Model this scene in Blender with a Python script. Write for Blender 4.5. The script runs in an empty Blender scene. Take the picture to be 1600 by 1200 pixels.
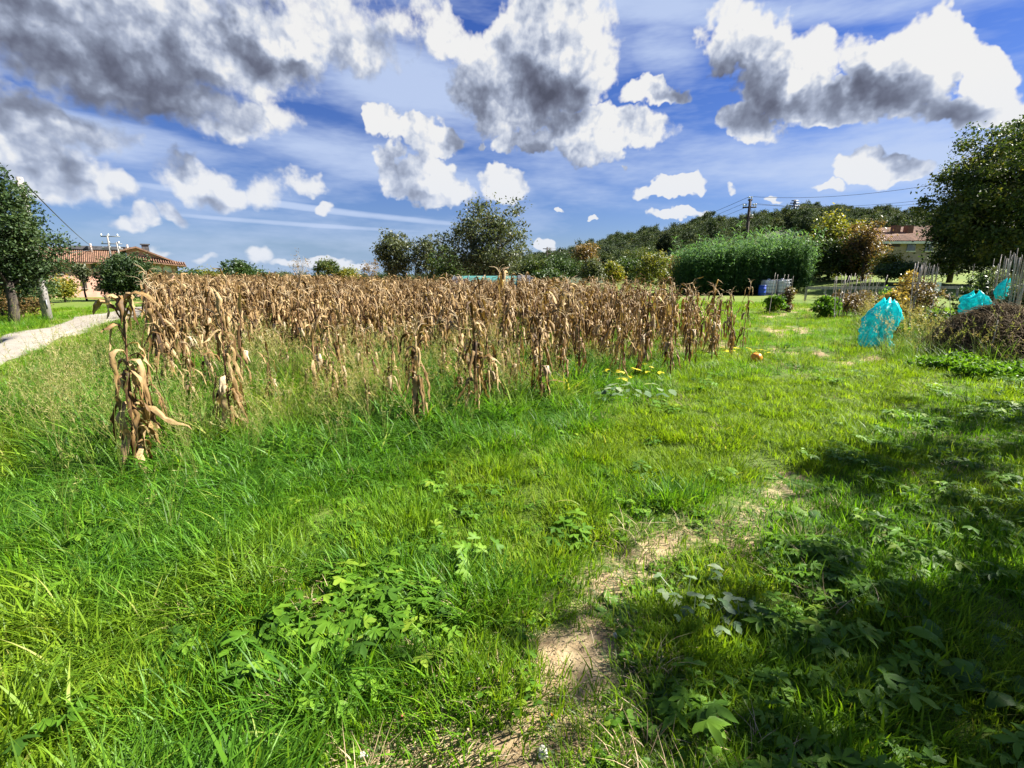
import bpy, math, random
import numpy as np
from mathutils import Vector, Matrix
from mathutils import noise as mnoise
PI = math.pi
R = random.Random(7)
NR = np.random.RandomState(11)
scn = bpy.context.scene
COL = scn.collection

# ------------------------------------------------------------------ camera, light, exposure
FPX, PITCH, CAMZ = 750.0, math.radians(12.63), 1.62
cam_d = bpy.data.cameras.new('camera'); cam = bpy.data.objects.new('camera', cam_d); COL.objects.link(cam)
cam.location = (0, 0, CAMZ); cam.rotation_euler = (PI/2 - PITCH, 0, 0)
cam_d.sensor_width = 36.0; cam_d.lens = 36.0*FPX/1600.0
cam_d.clip_start = 0.05; cam_d.clip_end = 6000
scn.camera = cam
SUN_AZ, SUN_EL = math.radians(80), math.radians(40)      # azimuth clockwise from the view axis (+Y)
sun_d = bpy.data.lights.new('sun', 'SUN'); sun = bpy.data.objects.new('sun', sun_d); COL.objects.link(sun)
sd = Vector((math.sin(SUN_AZ)*math.cos(SUN_EL), math.cos(SUN_AZ)*math.cos(SUN_EL), math.sin(SUN_EL)))
sun.rotation_euler = sd.to_track_quat('Z', 'Y').to_euler()
sun.location = (60, 10, 50)
sun_d.energy = 5.0; sun_d.angle = math.radians(0.53); sun_d.color = (1.0, 0.95, 0.86)
scn.view_settings.view_transform = 'Standard'; scn.view_settings.look = 'None'
scn.view_settings.exposure = 2.05; scn.view_settings.gamma = 1.0
scn.view_settings.use_curve_mapping = False
scn.render.engine = 'CYCLES'
scn.cycles.max_bounces = 6; scn.cycles.diffuse_bounces = 3; scn.cycles.transmission_bounces = 4
scn.cycles.glossy_bounces = 2; scn.cycles.transparent_max_bounces = 12
scn.cycles.use_denoising = True
scn.cycles.caustics_reflective = False; scn.cycles.caustics_refractive = False

CP, SP = math.cos(PITCH), math.sin(PITCH)
def ray(px, py):
    a, b = (px-800)/FPX, (600-py)/FPX
    return Vector((a, CP + b*SP, -SP + b*CP))

class NT:
    """small helper to write node trees"""
    def __init__(s, nt): s.nt = nt; s.n = nt.nodes; s.l = nt.links
    def new(s, t, **kw):
        nd = s.n.new(t)
        for k, v in kw.items(): setattr(nd, k, v)
        return nd
    def put(s, sock, v):
        if hasattr(v, 'is_output') or isinstance(v, bpy.types.NodeSocket): s.l.new(v, sock)
        elif v is not None: sock.default_value = v
    def math(s, op, a, b=None, c=None, clamp=False):
        nd = s.new('ShaderNodeMath', operation=op, use_clamp=clamp)
        s.put(nd.inputs[0], a)
        if b is not None: s.put(nd.inputs[1], b)
        if c is not None: s.put(nd.inputs[2], c)
        return nd.outputs[0]
    def vmath(s, op, a, b=None):
        nd = s.new('ShaderNodeVectorMath', operation=op)
        s.put(nd.inputs[0], a)
        if b is not None:
            if op == 'SCALE': s.put(nd.inputs['Scale'], b)
            else: s.put(nd.inputs[1], b)
        return nd.outputs['Value'] if op in ('LENGTH', 'DOT_PRODUCT', 'DISTANCE') else nd.outputs[0]
    def noise(s, vec, scale, detail=4, rough=0.55, dim='2D', out='Fac', dist=0.0):
        nd = s.new('ShaderNodeTexNoise', noise_dimensions=dim)
        s.put(nd.inputs['Vector'], vec); nd.inputs['Scale'].default_value = scale
        nd.inputs['Detail'].default_value = detail; nd.inputs['Roughness'].default_value = rough
        nd.inputs['Distortion'].default_value = dist
        return nd.outputs[out]
    def mapr(s, v, a, b, c=0.0, d=1.0, smooth=False):
        nd = s.new('ShaderNodeMapRange'); nd.clamp = True
        if smooth: nd.interpolation_type = 'SMOOTHSTEP'
        s.put(nd.inputs[0], v); nd.inputs[1].default_value = a; nd.inputs[2].default_value = b
        nd.inputs[3].default_value = c; nd.inputs[4].default_value = d
        return nd.outputs[0]
    def mix(s, f, a, b, mode='MIX'):
        nd = s.new('ShaderNodeMix', data_type='RGBA', blend_type=mode)
        s.put(nd.inputs[0], f)
        for q, v in ((6, a), (7, b)):
            if isinstance(v, (tuple, list)): v = tuple(v)[:3] + (1.0,)
            s.put(nd.inputs[q], v)
        return nd.outputs[2]
    def ramp(s, f, stops):
        nd = s.new('ShaderNodeValToRGB'); s.put(nd.inputs[0], f)
        e = nd.color_ramp.elements
        while len(e) < len(stops): e.new(0.5)
        for q, (p, c) in zip(e, stops): q.position = p; q.color = tuple(c)[:3] + (1,)
        return nd.outputs[0]

# ------------------------------------------------------------------ sky
world = bpy.data.worlds.new('World'); scn.world = world; world.use_nodes = True
world.cycles.sampling_method = 'MANUAL'; world.cycles.sample_map_resolution = 256
W = NT(world.node_tree); W.n.clear()

def azel(px, py):
    d = ray(px, py).normalized()
    return np.array([math.degrees(math.atan2(d.x, d.y)), math.degrees(math.asin(d.z))])/10.0

def blob_group(name, blobs):
    g = bpy.data.node_groups.new(name, 'ShaderNodeTree')
    g.interface.new_socket('P', in_out='INPUT', socket_type='NodeSocketVector')
    g.interface.new_socket('F', in_out='OUTPUT', socket_type='NodeSocketFloat')
    t = NT(g); gi = t.new('NodeGroupInput'); go = t.new('NodeGroupOutput')
    cur = None
    sp = t.new('ShaderNodeSeparateXYZ'); t.put(sp.inputs[0], gi.outputs[0])
    for cx, cy, rx, ry, an, wt in blobs:
        c = azel(cx, cy); e = 3.0
        J = np.linalg.inv(np.stack([(azel(cx+e, cy)-azel(cx-e, cy))/(2*e), (azel(cx, cy+e)-azel(cx, cy-e))/(2*e)], 1))
        a = math.radians(an); ca, sa = math.cos(a), math.sin(a)
        M = np.diag([1/rx, 1/ry]) @ np.array([[ca, sa], [-sa, ca]]) @ J
        U, S, Vt = np.linalg.svd(M)
        if np.linalg.det(Vt) < 0: Vt[1] *= -1
        ang = math.atan2(Vt[0, 1], Vt[0, 0])
        m = t.new('ShaderNodeMapping', vector_type='TEXTURE')
        cm = t.new('ShaderNodeCombineXYZ'); t.put(cm.inputs[0], sp.outputs[0]); t.put(cm.inputs[1], sp.outputs[1])
        if cur is not None: t.put(cm.inputs[2], cur)      # chained so that few values are alive at once
        t.put(m.inputs[0], cm.outputs[0])
        m.inputs[1].default_value = (c[0], c[1], 0); m.inputs[2].default_value = (0, 0, ang)
        m.inputs[3].default_value = (1/S[0], 1/S[1], 1e5)
        ln = t.vmath('DOT_PRODUCT', m.outputs[0], m.outputs[0])
        v = t.math('MULTIPLY_ADD', ln, -wt, wt)
        if cur is None: cur = v
        else: cur = t.math('SMOOTH_MAX', cur, v, 0.12)
    t.put(go.inputs[0], cur)
    return g

CU = [(540,40,120,80,30,.6),(30,30,200,120,20,1),(250,60,200,110,30,1),(60,190,180,45,10,.9),(120,70,300,105,22,1),(400,70,150,95,38,1),(300,170,200,45,10,.8),(80,255,155,55,24,.9),(175,290,60,30,20,.6),(300,282,68,40,36,.9),(345,310,45,25,25,.8),
 (400,300,40,36,35,.65),(465,284,60,17,12,.55),(232,338,20,24,-35,.6),(275,342,34,15,42,.7),(196,352,36,14,10,.6),
 (668,222,60,38,5,1),(604,195,24,30,10,.9),(672,292,82,38,8,1),(610,270,24,42,-10,.9),(785,292,42,30,25,.8),(508,325,16,13,20,.6),
 (860,80,110,120,25,1),(790,150,95,70,10,1),(930,205,125,50,3,1),(815,224,45,20,0,.7),(700,50,90,55,30,.6),(1035,142,62,28,5,.8),
 (1180,60,80,90,10,1),(1245,120,85,90,20,1),(1190,200,62,40,0,.9),(1400,115,110,50,20,.9),(1480,70,95,60,0,1),(1560,100,70,60,0,1),
 (1350,165,130,42,-8,.9),(1520,160,130,40,0,.8),(1370,268,88,24,-5,.85),(1290,298,30,9,0,.5),(1048,297,64,17,-3,.85),(1062,337,46,9,0,.7),
 (403,402,26,16,5,.7),(252,397,30,9,5,.5),(855,386,20,15,0,.7),(505,408,50,7,0,.5),(320,404,26,7,0,.5),(1205,313,18,6,5,.5),
 (928,338,10,4,0,.5),(873,322,8,4,0,.4),(970,268,8,7,0,.4),(752,222,6,12,0,.4),(1145,298,10,8,0,.4),(560,415,40,6,0,.45),(440,412,50,5,0,.4)]
DK = [(150,60,190,60,30,.75),(230,130,160,40,25,.7),(20,120,120,60,10,.8),(40,50,170,50,38,1),(100,150,190,36,10,1),(250,185,160,22,10,.8),(390,70,120,30,46,1),(470,140,80,26,45,1),(850,158,80,40,5,1),(1045,148,75,22,0,1),
 (1210,110,40,90,5,.8),(1260,175,75,40,0,.9),(1345,150,120,26,-14,1),(1480,75,60,34,0,1),(1560,110,40,30,0,.8),(1560,182,110,30,0,1),(1190,50,30,30,0,.6),
 (560,25,100,26,30,.7),(660,225,38,12,0,.55),(90,290,120,16,20,.5),(330,320,40,12,30,.5),(670,312,70,12,5,.5),(620,60,40,20,30,.6)]
VE = [(620,120,200,90,25,.9),(560,240,330,42,14,.8),(500,327,300,6,7,1.0),(460,350,220,4,4,.7),(1200,255,330,55,-4,.85),(1150,15,420,36,0,.8),(1050,80,60,60,0,.5),(1450,230,200,70,0,.9),
 (950,310,140,22,10,.5),(120,210,300,36,10,.8),(60,400,200,20,0,.5)]
tc = W.new('ShaderNodeTexCoord'); D = W.vmath('NORMALIZE', tc.outputs['Generated'])
sx = W.new('ShaderNodeSeparateXYZ'); W.put(sx.inputs[0], D)
az = W.math('MULTIPLY', W.math('ARCTAN2', sx.outputs[0], sx.outputs[1]), 18/PI)
el = W.math('MULTIPLY', W.math('ARCSINE', sx.outputs[2]), 18/PI)
cb = W.new('ShaderNodeCombineXYZ'); W.put(cb.inputs[0], az); W.put(cb.inputs[1], el); P0 = cb.outputs[0]
def centred(v): return W.vmath('SUBTRACT', v, (0.5, 0.5, 0.5))
n1 = centred(W.noise(P0, 0.9, 5, 0.66, out='Color')); n2 = centred(W.noise(P0, 4.4, 2, 0.6, out='Color'))
P = W.vmath('ADD', P0, W.vmath('ADD', W.vmath('SCALE', n1, W.mapr(el, 0.2, 2.4, 0.15, 1.05)), W.vmath('SCALE', n2, 0.16)))
flat = W.vmath('MULTIPLY', P, (1, 1, 0))
gc2 = blob_group('cumulus field towards the sun', [b for b in CU if b[2]*b[3] > 1400])
gcu, gdk, gve = blob_group('cumulus field', CU), blob_group('dark field', DK), blob_group('veil field', VE)
def use(g, p):
    nd = W.new('ShaderNodeGroup', node_tree=g); W.put(nd.inputs[0], p); return nd.outputs[0]
# clouds beyond the part of the sky in view: the same kind of broken cover, on a flat layer overhead
zz = W.math('MAXIMUM', sx.outputs[2], 0.03)
pl = W.new('ShaderNodeCombineXYZ'); W.put(pl.inputs[0], W.math('DIVIDE', sx.outputs[0], zz)); W.put(pl.inputs[1], W.math('DIVIDE', sx.outputs[1], zz))
gen = W.mapr(W.noise(pl.outputs[0], 0.9, 3, 0.58), 0.47, 0.68, -0.35, 0.75)
front = W.mapr(W.math('ABSOLUTE', az), 4.6, 6.2, 0, 1)
over = W.mapr(el, 3.9, 5.2, 0, 1)
outw = W.math('MAXIMUM', front, over)
gen = W.math('SUBTRACT', gen, W.math('MULTIPLY', W.math('SUBTRACT', 1.0, outw), 1.6))
nf = W.math('SUBTRACT', W.noise(P0, 2.6, 6, 0.60), 0.5)
nlump = W.new('ShaderNodeTexVoronoi', feature='F1', voronoi_dimensions='2D'); W.put(nlump.inputs['Vector'], W.vmath('ADD', P0, W.vmath('SCALE', n2, .5))); nlump.inputs['Scale'].default_value = 2.2
lump = W.math('SUBTRACT', 0.42, nlump.outputs['Distance'])
tex = W.math('ADD', W.math('MULTIPLY', nf, 1.1), W.math('MULTIPLY', lump, 0.35))
dens = W.math('ADD', W.math('MAXIMUM', use(gcu, flat), gen), tex)
off = (0.3, 0.3, 0)
P2 = W.vmath('ADD', flat, off)
nf2 = W.math('SUBTRACT', W.noise(W.vmath('ADD', P0, (0.1, 0.1, 0)), 2.6, 4, 0.60), 0.5)
dens2 = W.math('ADD', W.math('MAXIMUM', use(gc2, P2), gen), W.math('MULTIPLY', nf2, 1.1))
alpha = W.mapr(W.math('DIVIDE', dens, W.math('ADD', W.mapr(el, 0.5, 3.5, 0.26, 0.52), W.mapr(az, -1.0, -3.0, 0, 0.3))), 0.0, 1.0, smooth=True)
lit = W.math('ADD', W.math('MULTIPLY', W.math('SUBTRACT', dens, dens2), 0.5), W.math('MULTIPLY', W.math('SUBTRACT', nf, nf2), 0.85))
dark = W.math('ADD', use(gdk, flat), W.math('ADD', W.math('MULTIPLY', nf, 0.9), W.math('MULTIPLY', lump, .5)))
dark = W.mapr(dark, -0.7, 1.25, smooth=True)
dark = W.math('MULTIPLY', dark, W.mapr(dens, 0.15, 0.75))
body = W.math('ADD', W.mapr(dens, 0.05, 0.9, 0.04, 0.36), W.math('MULTIPLY', W.math('SUBTRACT', W.noise(P0, 1.3, 2, .5), .5), -1.15))
vf = W.new('ShaderNodeTexVoronoi', feature='F1', voronoi_dimensions='2D'); W.put(vf.inputs['Vector'], W.vmath('ADD', P0, W.vmath('SCALE', n2, .35))); vf.inputs['Scale'].default_value = 5.5
billow = W.math('ADD', W.math('MULTIPLY', W.math('SUBTRACT', vf.outputs['Distance'], .38), .42), W.math('MULTIPLY', W.math('SUBTRACT', nlump.outputs['Distance'], .38), .55))
body = W.math('ADD', body, W.math('ADD', billow, .07))
shade = W.math('SUBTRACT', W.math('ADD', W.math('MULTIPLY', dark, 0.62), body), lit)
ccol = W.ramp(W.math('MULTIPLY', shade, .66), [(0.0, (1.0, 1.0, 1.0)), (0.14, (.74, .79, .90)), (0.31, (.45, .51, .66)), (0.50, (.27, .31, .42)), (0.72, (.17, .19, .27)), (1.0, (.10, .11, .16))])
ccol = W.vmath('SCALE', ccol, 4.25)
strk = W.new('ShaderNodeMapping'); W.put(strk.inputs[0], P0); strk.inputs[2].default_value = (0, 0, 0.18); strk.inputs[3].default_value = (0.35, 1.5, 1)
vs = W.noise(strk.outputs[0], 1.3, 5, 0.64)
veil = W.math('MULTIPLY', W.mapr(W.math('ADD', use(gve, P0), W.math('MULTIPLY', W.math('SUBTRACT', vs, 0.5), 2.4)), -0.45, 1.0, smooth=True), 0.85)
veil = W.math('MAXIMUM', veil, W.math('MULTIPLY', W.mapr(vs, .42, .72), .55))
sky = W.new('ShaderNodeTexSky', sky_type='NISHITA'); sky.sun_disc = False
W.put(sky.inputs[0], W.vmath('MAXIMUM', D, (-1, -1, 0.06))); sky.sun_elevation = SUN_EL; sky.sun_rotation = SUN_AZ; sky.air_density = 1.0; sky.dust_density = 0.3; sky.ozone_density = 3.0
skc = W.mix(1.0, sky.outputs[0], (0.80, 0.90, 1.25), 'MULTIPLY')
hz = W.mapr(el, -0.3, 3.2, smooth=True)
base = W.mix(hz, W.vmath('SCALE', skc, 0.72), W.mix(1.0, skc, (0.36, 0.52, 0.80), 'MULTIPLY'))
base = W.vmath('SCALE', base, 0.60)
col = W.mix(veil, base, (2.75, 3.3, 4.45))
hazec = W.mapr(el, 0.0, 1.6, 0.35, 0.0)
ccol = W.mix(hazec, ccol, (2.9, 3.5, 4.7))
col = W.mix(alpha, col, ccol)
bg = W.new('ShaderNodeBackground'); W.put(bg.inputs[0], col); bg.inputs[1].default_value = 0.05
wo = W.new('ShaderNodeOutputWorld'); W.l.new(bg.outputs[0], wo.inputs[0])

# ------------------------------------------------------------------ ground shape and photo-derived places
def sstep(a, b, x):
    t = np.clip((np.asarray(x, float)-a)/(b-a), 0, 1); return t*t*(3-2*t)
_k = NR.uniform(0.5, 2.6, (7, 2))*np.where(NR.rand(7, 2) < .5, -1, 1); _ph = NR.uniform(0, 6.28, 7)
def H(x, y):
    x = np.asarray(x, float); y = np.asarray(y, float)
    b = sum(np.sin(_k[i, 0]*x + _k[i, 1]*y + _ph[i]) for i in range(7))*0.0085
    b = b + 0.05*np.exp(-((x+2.2)**2/3.0 + (y-3.0)**2/4.0))
    b = b*np.clip(1.3-np.hypot(x, y)/60, 0, 1)
    left = -0.034*np.clip(y-34, 0, 60)*sstep(-4, -24, x)
    right = 0.045*np.clip(y-24, 0, 60)*sstep(20, 36, x)
    return b + left + right
def G(px, py):
    """ground point seen at a pixel of the photograph"""
    d = ray(px, py); z = 0.0; p = None
    for _ in range(12):
        t = (z-CAMZ)/min(d.z, -1e-3); p = (d.x*t, d.y*t); z = float(H(*p))
    return Vector((p[0], p[1], z))
def A(px, py, Y):
    """point on the ray of a pixel at distance Y"""
    d = ray(px, py); t = Y/d.y
    return Vector((d.x*t, Y, CAMZ+d.z*t))
def on(x, y, dz=0.0): return Vector((x, y, float(H(x, y))+dz))
def inpoly(x, y, poly):
    x = np.asarray(x); y = np.asarray(y); c = np.zeros(x.shape, bool); n = len(poly)
    for i in range(n):
        x0, y0 = poly[i][:2]; x1, y1 = poly[(i+1) % n][:2]
        if y0 == y1: continue
        hit = ((y0 > y) != (y1 > y)) & (x < (x1-x0)*(y-y0)/(y1-y0)+x0)
        c ^= hit
    return c
def GP(*pts): return [tuple(G(*p))[:2] for p in pts]

# ------------------------------------------------------------------ mesh building
class MB:
    def __init__(s): s.v = []; s.f = []; s.t = []; s.uv = []; s.n = 0
    def add(s, v, f, tint=0.5, uv=None):
        v = np.asarray(v, float).reshape(-1, 3)
        s.v.append(v); s.f += [tuple(int(q)+s.n for q in g) for g in f]
        s.t.append(np.full(len(v), tint) if np.isscalar(tint) else np.asarray(tint, float))
        s.uv.append(np.zeros((len(v), 2)) if uv is None else np.asarray(uv, float)); s.n += len(v)
    def mesh(s, name, mat, smooth=True):
        me = bpy.data.meshes.new(name)
        if s.n:
            v = np.concatenate(s.v)
            me.from_pydata(v.tolist(), [], s.f)
            finish(me, np.concatenate(s.t), np.concatenate(s.uv), smooth)
        if mat: me.materials.append(mat)
        return me
    def box(s, x0, x1, y0, y1, z0, z1, tint=0.5, M=None):
        v = np.array([(x, y, z) for z in (z0, z1) for x, y in ((x0, y0), (x1, y0), (x1, y1), (x0, y1))], float)
        if M is not None: v = np.array([tuple(M @ Vector(p)) for p in v])
        s.add(v, [(0, 3, 2, 1), (4, 5, 6, 7), (0, 1, 5, 4), (1, 2, 6, 5), (2, 3, 7, 6), (3, 0, 4, 7)], tint)
    def tube(s, pts, rad, n=6, tint=0.5, cap=True):
        pts = np.asarray(pts, float); m = len(pts)
        rad = np.full(m, rad) if np.isscalar(rad) else np.asarray(rad, float)
        tan = np.gradient(pts, axis=0); tan /= np.linalg.norm(tan, axis=1)[:, None]+1e-9
        up = np.array([0.31, 0.17, 0.93]) if abs(tan[0, 2]) < .8 else np.array([0.9, 0.3, 0.1])
        v = []; uv = []
        for i in range(m):
            a = np.cross(tan[i], up); a /= np.linalg.norm(a)+1e-9; b = np.cross(tan[i], a)
            for k in range(n):
                w = 2*PI*k/n
                v.append(pts[i]+rad[i]*(math.cos(w)*a+math.sin(w)*b)); uv.append((k/n, i/max(1, m-1)))
        f = [(i*n+k, i*n+(k+1) % n, (i+1)*n+(k+1) % n, (i+1)*n+k) for i in range(m-1) for k in range(n)]
        if cap: f += [tuple(range(n))[::-1], tuple((m-1)*n+k for k in range(n))]
        s.add(v, f, tint, uv)
    def ribbon(s, pts, wid, side, fold=0.25, tint=0.5, wav=0.0, rng=None, cols=3):
        """leaf: spine points, half widths, side vectors (one or per point); V fold and a crinkled edge"""
        pts = np.asarray(pts, float); m = len(pts); wid = np.asarray(wid, float)
        side = np.asarray(side, float)
        if side.ndim == 1: side = np.tile(side, (m, 1))
        tan = np.gradient(pts, axis=0); tan /= np.linalg.norm(tan, axis=1)[:, None]+1e-9
        nrm = np.cross(side, tan); nrm /= np.linalg.norm(nrm, axis=1)[:, None]+1e-9
        v = []; uv = []; cs = np.linspace(-1, 1, cols)
        for i in range(m):
            for c in cs:
                j = (rng.uniform(-wav, wav) if rng else 0)*wid[i]
                v.append(pts[i]+side[i]*wid[i]*c+nrm[i]*(abs(c)*fold*wid[i]+j)); uv.append((c*.5+.5, i/(m-1)))
        f = [(i*cols+k, i*cols+k+1, (i+1)*cols+k+1, (i+1)*cols+k) for i in range(m-1) for k in range(cols-1)]
        s.add(v, f, tint, uv)
def finish(me, tint, uv=None, smooth=True):
    a = me.attributes.new('tint', 'FLOAT', 'POINT'); a.data.foreach_set('value', np.asarray(tint, np.float32))
    if uv is not None and len(me.loops):
        li = np.empty(len(me.loops), np.int32); me.loops.foreach_get('vertex_index', li)
        u = me.uv_layers.new(name='UVMap'); u.data.foreach_set('uv', np.asarray(uv, np.float32)[li].ravel())
    if smooth: me.polygons.foreach_set('use_smooth', np.ones(len(me.polygons), bool))
    me.update()
def raw_mesh(name, v, f, tint, mat, uv=None, smooth=True):
    """fast path: v (n,3), f (m,k) equal sided faces"""
    v = np.asarray(v, np.float32); f = np.asarray(f, np.int32)
    me = bpy.data.meshes.new(name); me.vertices.add(len(v)); me.vertices.foreach_set('co', v.ravel())
    k = f.shape[1]; me.loops.add(f.size); me.loops.foreach_set('vertex_index', f.ravel())
    me.polygons.add(len(f)); me.polygons.foreach_set('loop_start', np.arange(0, f.size, k, dtype=np.int32))
    me.update(calc_edges=True); finish(me, tint, uv, smooth)
    if mat: me.materials.append(mat)
    return me
def link(name, me, parent=None, loc=None, rz=None):
    o = bpy.data.objects.new(name, me); COL.objects.link(o)
    if parent is not None: o.parent = parent
    if loc is not None: o.location = loc
    if rz is not None: o.rotation_euler = (0, 0, rz)
    return o
def tag(o, label=None, cat=None, group=None, kind=None):
    for k, v in (('label', label), ('category', cat), ('group', group), ('kind', kind)):
        if v: o[k] = v
    return o
def thing(name, label, cat, loc=(0, 0, 0), rz=0.0, group=None):
    o = bpy.data.objects.new(name, None); o.empty_display_size = 0.1; COL.objects.link(o)
    o.location = loc; o.rotation_euler = (0, 0, rz)
    return tag(o, label, cat, group)
def copy_thing(root, loc, rz, sc=1.0, tilt=(0, 0), label=None, group=None, cat=None):
    c = root.copy(); COL.objects.link(c); c.location = loc
    c.rotation_euler = (tilt[0], tilt[1], rz); c.scale = (sc, sc, sc)
    tag(c, label, cat, group)
    for ch in KIDS[root.name]:
        d = ch.copy(); COL.objects.link(d); d.parent = c
    return c
KIDS = {}

# ------------------------------------------------------------------ materials
def mat_new(name):
    m = bpy.data.materials.new(name); m.use_nodes = True; t = NT(m.node_tree); t.n.clear()
    out = t.new('ShaderNodeOutputMaterial'); return m, t, out
def attr(t, name='tint'):
    a = t.new('ShaderNodeAttribute'); a.attribute_name = name; return a.outputs['Fac']
def wpos(t): return t.new('ShaderNodeNewGeometry').outputs['Position']
def plant_mat(name, stops, alt=None, alt_scale=0.35, alt_range=(0.45, 0.62), trans=0.4, rough=0.5, spec=0.35, tcol=1.25, streak=0.0, jitter=0.25, alt_amt=1.0):
    m, t, out = mat_new(name)
    f = attr(t); oi = t.new('ShaderNodeObjectInfo').outputs['Random']
    f = t.math('ADD', f, t.math('MULTIPLY', t.math('SUBTRACT', oi, 0.5), jitter), clamp=True)
    c = t.ramp(f, stops)
    pos = wpos(t)
    if alt:
        n = t.mapr(t.noise(pos, alt_scale, 3, 0.6, dim='3D'), *alt_range, 0, alt_amt, smooth=True)
        c = t.mix(n, c, t.ramp(f, alt))
    if streak:
        uvn = t.new('ShaderNodeUVMap'); mp = t.new('ShaderNodeMapping'); t.put(mp.inputs[0], uvn.outputs[0])
        mp.inputs[3].default_value = (9.0, 1.2, 1); 
        sn = t.noise(mp.outputs[0], 2.2, 4, 0.7, dim='3D')
        bl = t.noise(pos, 26, 3, 0.6, dim='3D')
        k = t.math('ADD', t.mapr(sn, 0.3, 0.7, 1-streak, 1+streak*.7), t.mapr(bl, 0.35, 0.65, -streak*.5, streak*.35))
        c = t.vmath('SCALE', c, k)
    p = t.new('ShaderNodeBsdfPrincipled'); t.put(p.inputs['Base Color'], c)
    p.inputs['Roughness'].default_value = rough; p.inputs['Specular IOR Level'].default_value = spec
    if trans:
        tr = t.new('ShaderNodeBsdfTranslucent'); t.put(tr.inputs[0], t.vmath('MULTIPLY', c, (tcol*1.15, tcol*1.1, tcol*.55)))
        mx = t.new('ShaderNodeMixShader'); mx.inputs[0].default_value = trans
        t.l.new(p.outputs[0], mx.inputs[1]); t.l.new(tr.outputs[0], mx.inputs[2]); t.l.new(mx.outputs[0], out.inputs[0])
    else: t.l.new(p.outputs[0], out.inputs[0])
    return m
def surf_mat(name, a, b, scale=6.0, detail=6, rough=0.8, bump=0.2, bscale=None, spec=0.3, rng=(0.35, 0.65), stretch=(1, 1, 1), metal=0.0, dist=0.02, local=True):
    m, t, out = mat_new(name)
    co = t.new('ShaderNodeTexCoord').outputs['Object'] if local else wpos(t)
    mp = t.new('ShaderNodeMapping'); t.put(mp.inputs[0], co); mp.inputs[3].default_value = stretch
    n = t.noise(mp.outputs[0], scale, detail, 0.62, dim='3D')
    c = t.mix(t.mapr(n, *rng), a, b)
    f = attr(t); c = t.vmath('SCALE', c, t.mapr(f, 0, 1, 0.75, 1.25))
    p = t.new('ShaderNodeBsdfPrincipled'); t.put(p.inputs['Base Color'], c)
    p.inputs['Roughness'].default_value = rough; p.inputs['Specular IOR Level'].default_value = spec; p.inputs['Metallic'].default_value = metal
    if bump:
        bn = t.noise(mp.outputs[0], bscale or scale*3, 6, 0.65, dim='3D')
        bp = t.new('ShaderNodeBump'); bp.inputs['Strength'].default_value = bump; bp.inputs['Distance'].default_value = dist
        t.put(bp.inputs['Height'], bn); t.l.new(bp.outputs[0], p.inputs['Normal'])
    t.l.new(p.outputs[0], out.inputs[0]); return m

GR = [(0.0, (.034, .085, .007)), (0.45, (.082, .210, .008)), (0.8, (.150, .290, .010)), (1.0, (.27, .31, .05))]
GRY = [(0.0, (.060, .12, .007)), (0.5, (.150, .25, .010)), (0.85, (.22, .30, .02)), (1.0, (.33, .31, .08))]
M_turf = plant_mat('turf grass', GR, GRY, 0.5, (0.40, 0.60), trans=0.45, rough=.6, spec=.15)
M_lush = plant_mat('lush grass', [(0, (.026, .078, .008)), (.5, (.072, .195, .012)), (.85, (.13, .27, .016)), (1, (.24, .31, .05))], GRY, 0.45, (0.46, 0.66), trans=0.45, rough=0.5, spec=0.25)
M_dull = plant_mat('trodden grass', [(0, (.05, .085, .03)), (.5, (.10, .145, .05)), (.85, (.19, .19, .08)), (1, (.36, .30, .17))], None, trans=0.3, rough=0.6)
M_wild = plant_mat('wild grass', [(0, (.045, .10, .014)), (.45, (.10, .185, .022)), (.75, (.19, .24, .05)), (1, (.40, .33, .16))], [(0, (.08, .10, .025)), (.4, (.17, .20, .04)), (.7, (.30, .27, .08)), (1, (.45, .33, .18))], 0.5, (0.55, 0.74), trans=0.4, spec=.2)
M_weed = plant_mat('broad weed leaves', [(0, (.038, .095, .010)), (.5, (.080, .185, .012)), (.85, (.14, .26, .02)), (1, (.19, .28, .025))], None, trans=0.4, rough=0.55, spec=0.22, jitter=.4)
M_dock = plant_mat('dock leaves', [(0, (.035, .090, .018)), (.5, (.075, .160, .028)), (1, (.15, .23, .05))], None, trans=0.3, rough=0.55, spec=0.2)
M_squash = plant_mat('squash leaves', [(0, (.07, .13, .05)), (.5, (.14, .21, .10)), (1, (.26, .32, .18))], None, trans=0.35, rough=0.5)
M_yellow = plant_mat('yellowed squash leaves', [(0, (.45, .42, .02)), (.5, (.65, .55, .02)), (1, (.72, .60, .10))], None, trans=0.4)
M_maize = plant_mat('dry maize leaf', [(0, (.040, .021, .008)), (.3, (.115, .064, .022)), (.6, (.225, .140, .055)), (1, (.40, .29, .145))], None, trans=0.2, rough=0.6, spec=0.2, tcol=1.0, streak=0.45, jitter=0.45)
M_stalk = plant_mat('dry maize stalk', [(0, (.075, .032, .018)), (.5, (.20, .11, .05)), (1, (.40, .28, .14))], None, trans=0, rough=0.6, streak=0.4)
M_husk = plant_mat('maize husk', [(0, (.20, .13, .07)), (.5, (.33, .24, .14)), (1, (.47, .38, .25))], None, trans=0.15, rough=0.6, streak=0.3)
M_straw = plant_mat('straw', [(0, (.20, .13, .07)), (.5, (.40, .30, .17)), (1, (.55, .44, .28))], None, trans=0.1, rough=0.7)
M_bark = surf_mat('bark', (.05, .038, .028), (.16, .13, .10), 9, 6, 0.9, 0.6, stretch=(1, 1, .25))
M_dbark = surf_mat('dark bark', (.025, .02, .016), (.075, .06, .048), 9, 6, 0.9, 0.6, stretch=(1, 1, .25))
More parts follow.
